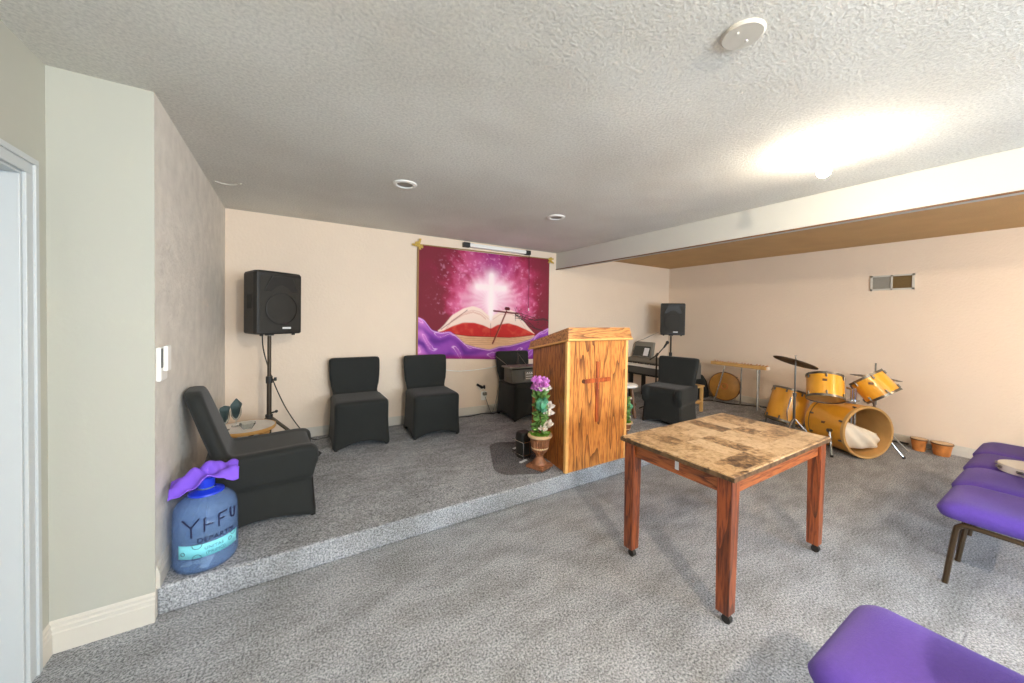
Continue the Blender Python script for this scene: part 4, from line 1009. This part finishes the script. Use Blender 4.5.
    for k in range(3):
        a = 2*PI*k/3+1.2; d = uu*math.cos(a)+ww*math.sin(a); bm = BM(); p = cc+d*(R_+.02)
        e = Vector((p.x-.0, p.y, 0))
        tube(bm, [p+ax*.1, p-ax*.08, Vector((p.x+d.x*.05, p.y+d.y*.05, .008))], .007, 8); build('leg', bm, M['chrome'], ft)
    # cymbals
    def cymbal_stand(name, l, loc, H_, R_, tilt, rod=0):
        s = thing(name, l, 'cymbal', loc, 0, 'cymbals of the drum kit')
        bm = BM(); cyl(bm, (0, 0, .12), (0, 0, H_*.6), .013, n=12); cyl(bm, (0, 0, H_*.6), (0, 0, rod or H_), .008, n=12); build('pole', bm, M['steel'], s)
        bm = BM(); cyl(bm, (0, 0, H_*.6-.02), (0, 0, H_*.6+.02), .019, n=10); cyl(bm, (0, 0, H_*.6), (.045, 0, H_*.6), .006, n=6); build('clamp', bm, M['steel'], s)
        for k in range(3):
            a = 2*PI*k/3+.9; bm = BM(); tube(bm, [(.012*math.cos(a), .012*math.sin(a), .34), (.28*math.cos(a), .28*math.sin(a), .008)], .008, 6); build('leg', bm, M['chrome'], s)
        axx = Vector(tilt).normalized()
        bm = BM(); lathe(bm, [(.004, .018), (.022, .014), (.034, 0), (R_*.6, -.009), (R_, -.020), (R_, -.0215), (R_*.6, -.011), (.033, -.002), (.004, .014)], 48, (0, 0, H_-.03), axx, cap=False); build('cymbal', bm, M['cymbal'], s, smooth=True)
        bm = BM(); cyl(bm, (0, 0, H_-.02), (0, 0, H_+.03), .006, n=8); box(bm, (-.022, -.004, H_+.024), (.022, .004, H_+.032)); build('wing_nut', bm, M['chrome'], s)
    cymbal_stand('cymbal_stand', 'dark bronze crash cymbal on a stand beside the floor tom', (5.42, 1.775, 0), 1.035, .212, (.34, -.17, 1))
    cymbal_stand('cymbal_stand', 'bronze cymbal with a thin rod standing behind the right rack tom', (6.36, 1.335, 0), .86, .22, (.06, -.06, 1), .98)
    # pillow
    pw = thing('pillow', 'crumpled white pillow lying inside the open bass drum', 'pillow', (BASS.x, BASS.y, 0))
    bm = BM(); n = 22
    Q = c+AX*.12+Vector((0, 0, -.10))
    e1 = (LAT+Vector((0, 0, -.12))).normalized(); e2 = Vector((0, 0, 1)); V = {}
    for side in (1, -1):
        for i in range(n+1):
            for j in range(n+1):
                x, y = i/n*2-1, j/n*2-1
                k = max(0, (1-x*x)*(1-y*y))**.42
                w_ = .5+.5*(-x)                    # taller on the left
                hh = .07+.075*w_
                p = Q+e1*x*.225+e2*(y*hh*1.12+.03*w_)+AX*(side*.075*k+.012*math.sin(7*x+5*y))
                rr = p-c; rad = (rr-AX*rr.dot(AX)); 
                if rad.length > .25: p = p-rad*(1-.25/rad.length)
                if side < 0 and (i in (0, n) or j in (0, n)): V[side, i, j] = V[1, i, j]
                else: V[side, i, j] = bm.verts.new(p)
    for side in (1, -1):
        for i in range(n):
            for j in range(n):
                try: bm.faces.new((V[side, i, j], V[side, i+1, j], V[side, i+1, j+1], V[side, i, j+1]))
                except ValueError: pass
    build('pillow_case', bm, M['white_cloth'], pw, smooth=True, angle=math.radians(180))
kit()
# bongos
def bongos():
    t = thing('bongo_drums', 'pair of small orange wooden bongos with dark rims against the right wall', 'drum', (6.66, .95, 0))
    for y, R, nm in ((.075, .068, 'small_drum'), (-.095, .082, 'large_drum')):
        bm = BM(); lathe(bm, [(R*.72, 0), (R*.80, .02), (R*.85, .06), (R*.98, .125), (R, .135)], 32, (0, y, 0)); sh = build(nm, bm, M['bongo'], t, smooth=True)
        bm = BM(); lathe(bm, [(R*.97, .124), (R*1.06, .124), (R*1.06, .138), (R*.97, .138)], 32, (0, y, 0), cap=False); build('rim', bm, M['walnut'], sh)
        bm = BM(); lathe(bm, [(0, .1375), (R*.97, .1375), (R*.97, .135), (0, .135)], 32, (0, y, 0), cap=False); build('head', bm, M['urn_cream'], sh)
    bm = BM(); box(bm, (-.02, -.02, .05), (.02, .02, .10)); build('bridge', bm, M['steel'], t)
bongos()
# drum pedal hardware behind/under the kit
bm = BM(); box(bm, (-.05, -.10, 0), (.05, .14, .015)); box(bm, (-.04, -.09, .03), (.04, .12, .04)); cyl(bm, (-.05, .12, 0), (-.05, .12, .2), .008, n=8); cyl(bm, (.05, .12, 0), (.05, .12, .2), .008, n=8)
o = build('drum_pedal', bm, M['steel'], None); o.location = (6.14, 1.90, 0); o.rotation_euler = (0, 0, math.radians(150)); tag(o, 'grey metal kick pedal on the carpet behind the bass drum', 'drum pedal')

# ------------------------------------------------------------ wall and ceiling fittings
def vent():
    t = thing('wall_vent', 'white framed two-part air vent high on the right wall', 'vent', (XR, 1.32, 1.95))
    bm = BM(); yy, zz = .19, .092
    for a, b in (((-yy, -zz), (yy, -zz+.018)), ((-yy, zz-.018), (yy, zz)), ((-yy, -zz), (-yy+.02, zz)), ((yy-.02, -zz), (yy, zz)), ((-.008, -zz), (.008, zz))): box(bm, (-.014, a[0], a[1]), (-.0, b[0], b[1]))
    build('frame', bm, M['trim'], t)
    for y0, y1, m in ((.008, yy-.02, 'vent_grey'), (-yy+.02, -.008, 'vent_dark')):
        bm = BM(); box(bm, (-.003, y0, -zz+.018), (-.001, y1, zz-.018))
        for k in range(10): z = -zz+.026+k*.0145; box(bm, (-.009, y0, z), (-.003, y1, z+.006))
        build('louvre', bm, M[m], t)
vent()
def phone():
    t = thing('wall_thermostat', 'white upright handset-like control unit on the plaster wall above the jug', 'wall control', (0, 2.335, 1.2))
    bm = BM(); box(bm, (0, -.055, -.085), (.02, .05, .075)); build('cradle', bm, M['white_plastic'], t, bevel=.006)
    bm = BM(); box(bm, (.02, -.032, -.04), (.038, .032, .082)); build('handset', bm, M['white_plastic'], t, bevel=.006)
    bm = BM(); box(bm, (.02, -.055, -.02), (.023, -.035, .07)); box(bm, (.02, .035, -.02), (.023, .055, .07)); build('dark_slot', bm, M['darkgrey_plastic'], t)
phone()
def outlet():
    t = thing('wall_outlet', 'white wall outlet with black adapters and cables near the covered chair', 'outlet', (2.79, YB, .37))
    bm = BM(); box(bm, (-.04, -.008, -.06), (.04, 0, .06)); build('plate', bm, M['white_plastic'], t, bevel=.003)
    bm = BM(); box(bm, (-.022, -.045, .01), (.03, -.008, .05)); build('plug', bm, M['grey_plastic'], t, bevel=.004)
    o = thing('cable_adapter', 'black adapter plugs hanging on the wall above the outlet', 'adapter', (2.73, YB, .50))
    bm = BM(); cyl(bm, (-.05, -.02, .035), (-.01, -.022, .01), .016, n=10); cyl(bm, (-.005, -.022, .008), (.03, -.022, -.015), .019, n=10); cyl(bm, (.055, -.02, .015), (.06, -.02, -.03), .014, n=10); build('plug', bm, M['rope'], o)
    bm = BM(); tube(bm, smooth_path([(.03, -.02, -.01), (.06, -.02, -.06), (.05, -.02, -.12), (.06, -.015, -.15)], 4), .004, 6); tube(bm, smooth_path([(-.03, -.02, .0), (.0, -.02, -.05), (.03, -.02, -.02)], 4), .003, 6); build('lead', bm, M['white_plastic'], o)
outlet()
def cable(name, pts, r, m, label):
    bm = BM(); tube(bm, smooth_path(pts, 6), r, 6); o = build(name, bm, m, None, smooth=True); tag(o, label, 'cable')
cable('speaker_cable', [(SX-.06, SY+.12, 1.26), (SX-.05, SY+.2, 1.08), (SX+.02, SY+.25, .8), (SX+.13, SY+.3, .5), (SX+.27, SY+.32, .25), (SX+.38, SY+.33, S+.006), (SX+.55, SY+.37, S+.006)], .005, M['rope'], 'thin black cable hanging from the left speaker to the floor')
cable('wall_cable', [(2.05, YB-.03, .80), (2.35, YB-.028, .74), (2.6, YB-.028, .735), (2.85, YB-.026, .75), (3.0, YB-.03, .78)], .006, M['white_plastic'], 'white cable sagging across the wall under the banner')
cable('floor_cable', [(2.35, YB-.06, S+.006), (2.55, YB-.10, S+.006), (2.72, YB-.06, S+.006), (2.87, YB-.12, S+.006), (3.0, YB-.08, S+.006)], .006, M['rope'], 'black cable lying along the back wall below the outlet')
cable('power_lead', [(2.80, YB-.03, .36), (2.84, YB-.06, .22), (2.88, YB-.08, S+.008), (2.95, YB-.06, .3), (3.0, YB-.05, .5), (3.02, YB-.04, .58)], .004, M['steel'], 'grey lead running from the outlet up behind the covered chair')
cable('speaker_lead', [(5.95, 3.95, 1.24), (5.86, 4.15, 1.12), (5.80, YB-.02, 1.0), (5.80, YB-.02, .7)], .005, M['grey_plastic'], 'thin grey lead hanging below the right speaker')
cable('hardware_cable', [(6.38, 1.55, .008), (6.6, 1.40, .01), (6.72, 1.25, .03), (6.74, 1.12, .03)], .012, M['rope'], 'black cable on the carpet along the right wall beside the bongos')
cable('stage_cable', [(6.15, 3.34, S+.008), (6.38, 3.28, S+.010), (6.42, 3.0, S+.010), (6.60, 2.72, S+.010), (6.72, 2.45, S+.009)], .009, M['rope'], 'black cable along the platform beneath the folding stand')

def downlight(label, x, y, R=.085):
    t = thing('recessed_light', label, 'ceiling light', (x, y, H), 0, 'unlit recessed ceiling lights')
    bm = BM(); lathe(bm, [(R*.66, -.004), (R*.75, -.012), (R, -.008), (R+.004, 0), (R*.66, 0)], 36, cap=False); build('trim_ring', bm, M['white_plastic'], t, smooth=True)
    bm = BM(); lathe(bm, [(0, -.003), (R*.68, -.003), (R*.68, -.001), (0, -.001)], 30, cap=False); build('lens', bm, M['vent_grey'], t)
downlight('unlit recessed ceiling light with white ring, left of the banner', 1.266, 2.767)
downlight('unlit recessed ceiling light with white ring, nearer the beam', 2.754, 2.811)
t = thing('ceiling_cover_plate', 'flat round white cover plate on the ceiling near the top edge', 'ceiling plate', (1.866, .668, H))
bm = BM(); lathe(bm, [(0, -.010), (.062, -.010), (.068, -.004), (.068, 0), (0, 0)], 40, cap=False); build('disc', bm, M['trim'], t, smooth=True)
for s in (-.03, .03):
    bm = BM(); cyl(bm, (s, 0, -.013), (s, 0, -.009), .004, n=8); build('screw', bm, M['white_head'], t)
bm = BM(); tube(bm, smooth_path([(-.08, .02, 0), (-.02, .055, -.001), (.05, .03, -.001), (.085, -.03, 0)], 5), .006, 6); o = build('ceiling_patch_ring', bm, M['trim'], None, smooth=True); o.location = (.12, 3.50, H-.001); tag(o, 'thin curved white ring mark on the ceiling near the left wall corner', 'ceiling fitting')

def bulb_light(label, x, y, m, r=.034):
    t = thing('ceiling_bulb', label, 'ceiling light', (x, y, H), 0)
    bm = BM(); lathe(bm, [(0, -.004), (.055, -.004), (.06, 0), (.055, -.018), (.04, -.03), (.024, -.034), (0, -.034)], 32, cap=False); build('lamp_holder', bm, M['white_plastic'], t, smooth=True)
    bm = BM(); cyl(bm, (0, 0, -.03), (0, 0, -.062), .018, n=16); build('socket', bm, M['white_plastic'], t)
    bm = BM(); lathe(bm, [(.014, -.062), (.018, -.075), (.03, -.095), (r, -.115), (.03, -.137), (.015, -.15), (0, -.153)], 28, cap=False); build('bulb', bm, m, t, smooth=True)
bulb_light('bare lit bulb in a white holder on the ceiling before the beam', 3.17, .85, M['bulb'])
bulb_light('added fill bulb in a white holder on the ceiling behind the camera', 1.3, -1.0, M['fill_far'])  # unseen lamp added to even out the room light
bulb_light('added fill bulb in a white holder beyond the beam behind the camera', 5.0, -1.4, M['fill_side'])  # second unseen fill lamp, added for the right side

# ------------------------------------------------------------ cool fill light at the added window behind the camera
w = bpy.data.worlds.new('sky'); SC.world = w; w.use_nodes = True
bg = w.node_tree.nodes['Background']; bg.inputs[0].default_value = (.75, .87, 1, 1); bg.inputs[1].default_value = .35
def area(name, loc, rot, sx, sy, power, col):
    l = bpy.data.lights.new(name, 'AREA'); l.shape = 'RECTANGLE'; l.size = sx; l.size_y = sy; l.energy = power; l.color = col
    o = bpy.data.objects.new(name, l); COL.objects.link(o); o.location = loc; o.rotation_euler = rot; return o
area('window_fill', ((W0+W1)/2, YF-.13, (WZ0+WZ1)/2), (math.radians(90), 0, 0), W1-W0-.1, WZ1-WZ0-.1, 36, (.70, .85, 1))  # added lamp filling the room from the unseen window

# ------------------------------------------------------------ camera
cam = bpy.data.cameras.new('camera'); co = bpy.data.objects.new('camera', cam); COL.objects.link(co)
F, YAW, ROLL, CY, TILT = 359.6546, .552817, .0162196, 324.5166, .0183219
cam.sensor_width = 36; cam.sensor_fit = 'HORIZONTAL'; cam.lens = F*36/1024; cam.shift_y = (CY-341.5)/1024; cam.clip_start = .02
co.location = (.530778, 0, 1.439796)
co.rotation_euler = (Matrix.Rotation(-YAW, 3, 'Z')@Matrix.Rotation(PI/2-TILT, 3, 'X')@Matrix.Rotation(ROLL, 3, 'Z')).to_euler()
SC.camera = co
SC.view_settings.view_transform = 'Standard'; SC.view_settings.look = 'None'; SC.view_settings.gamma = 1; SC.view_settings.use_curve_mapping = False
SC.view_settings.exposure = 3.08
SC.cycles.max_bounces = 8; SC.cycles.diffuse_bounces = 5
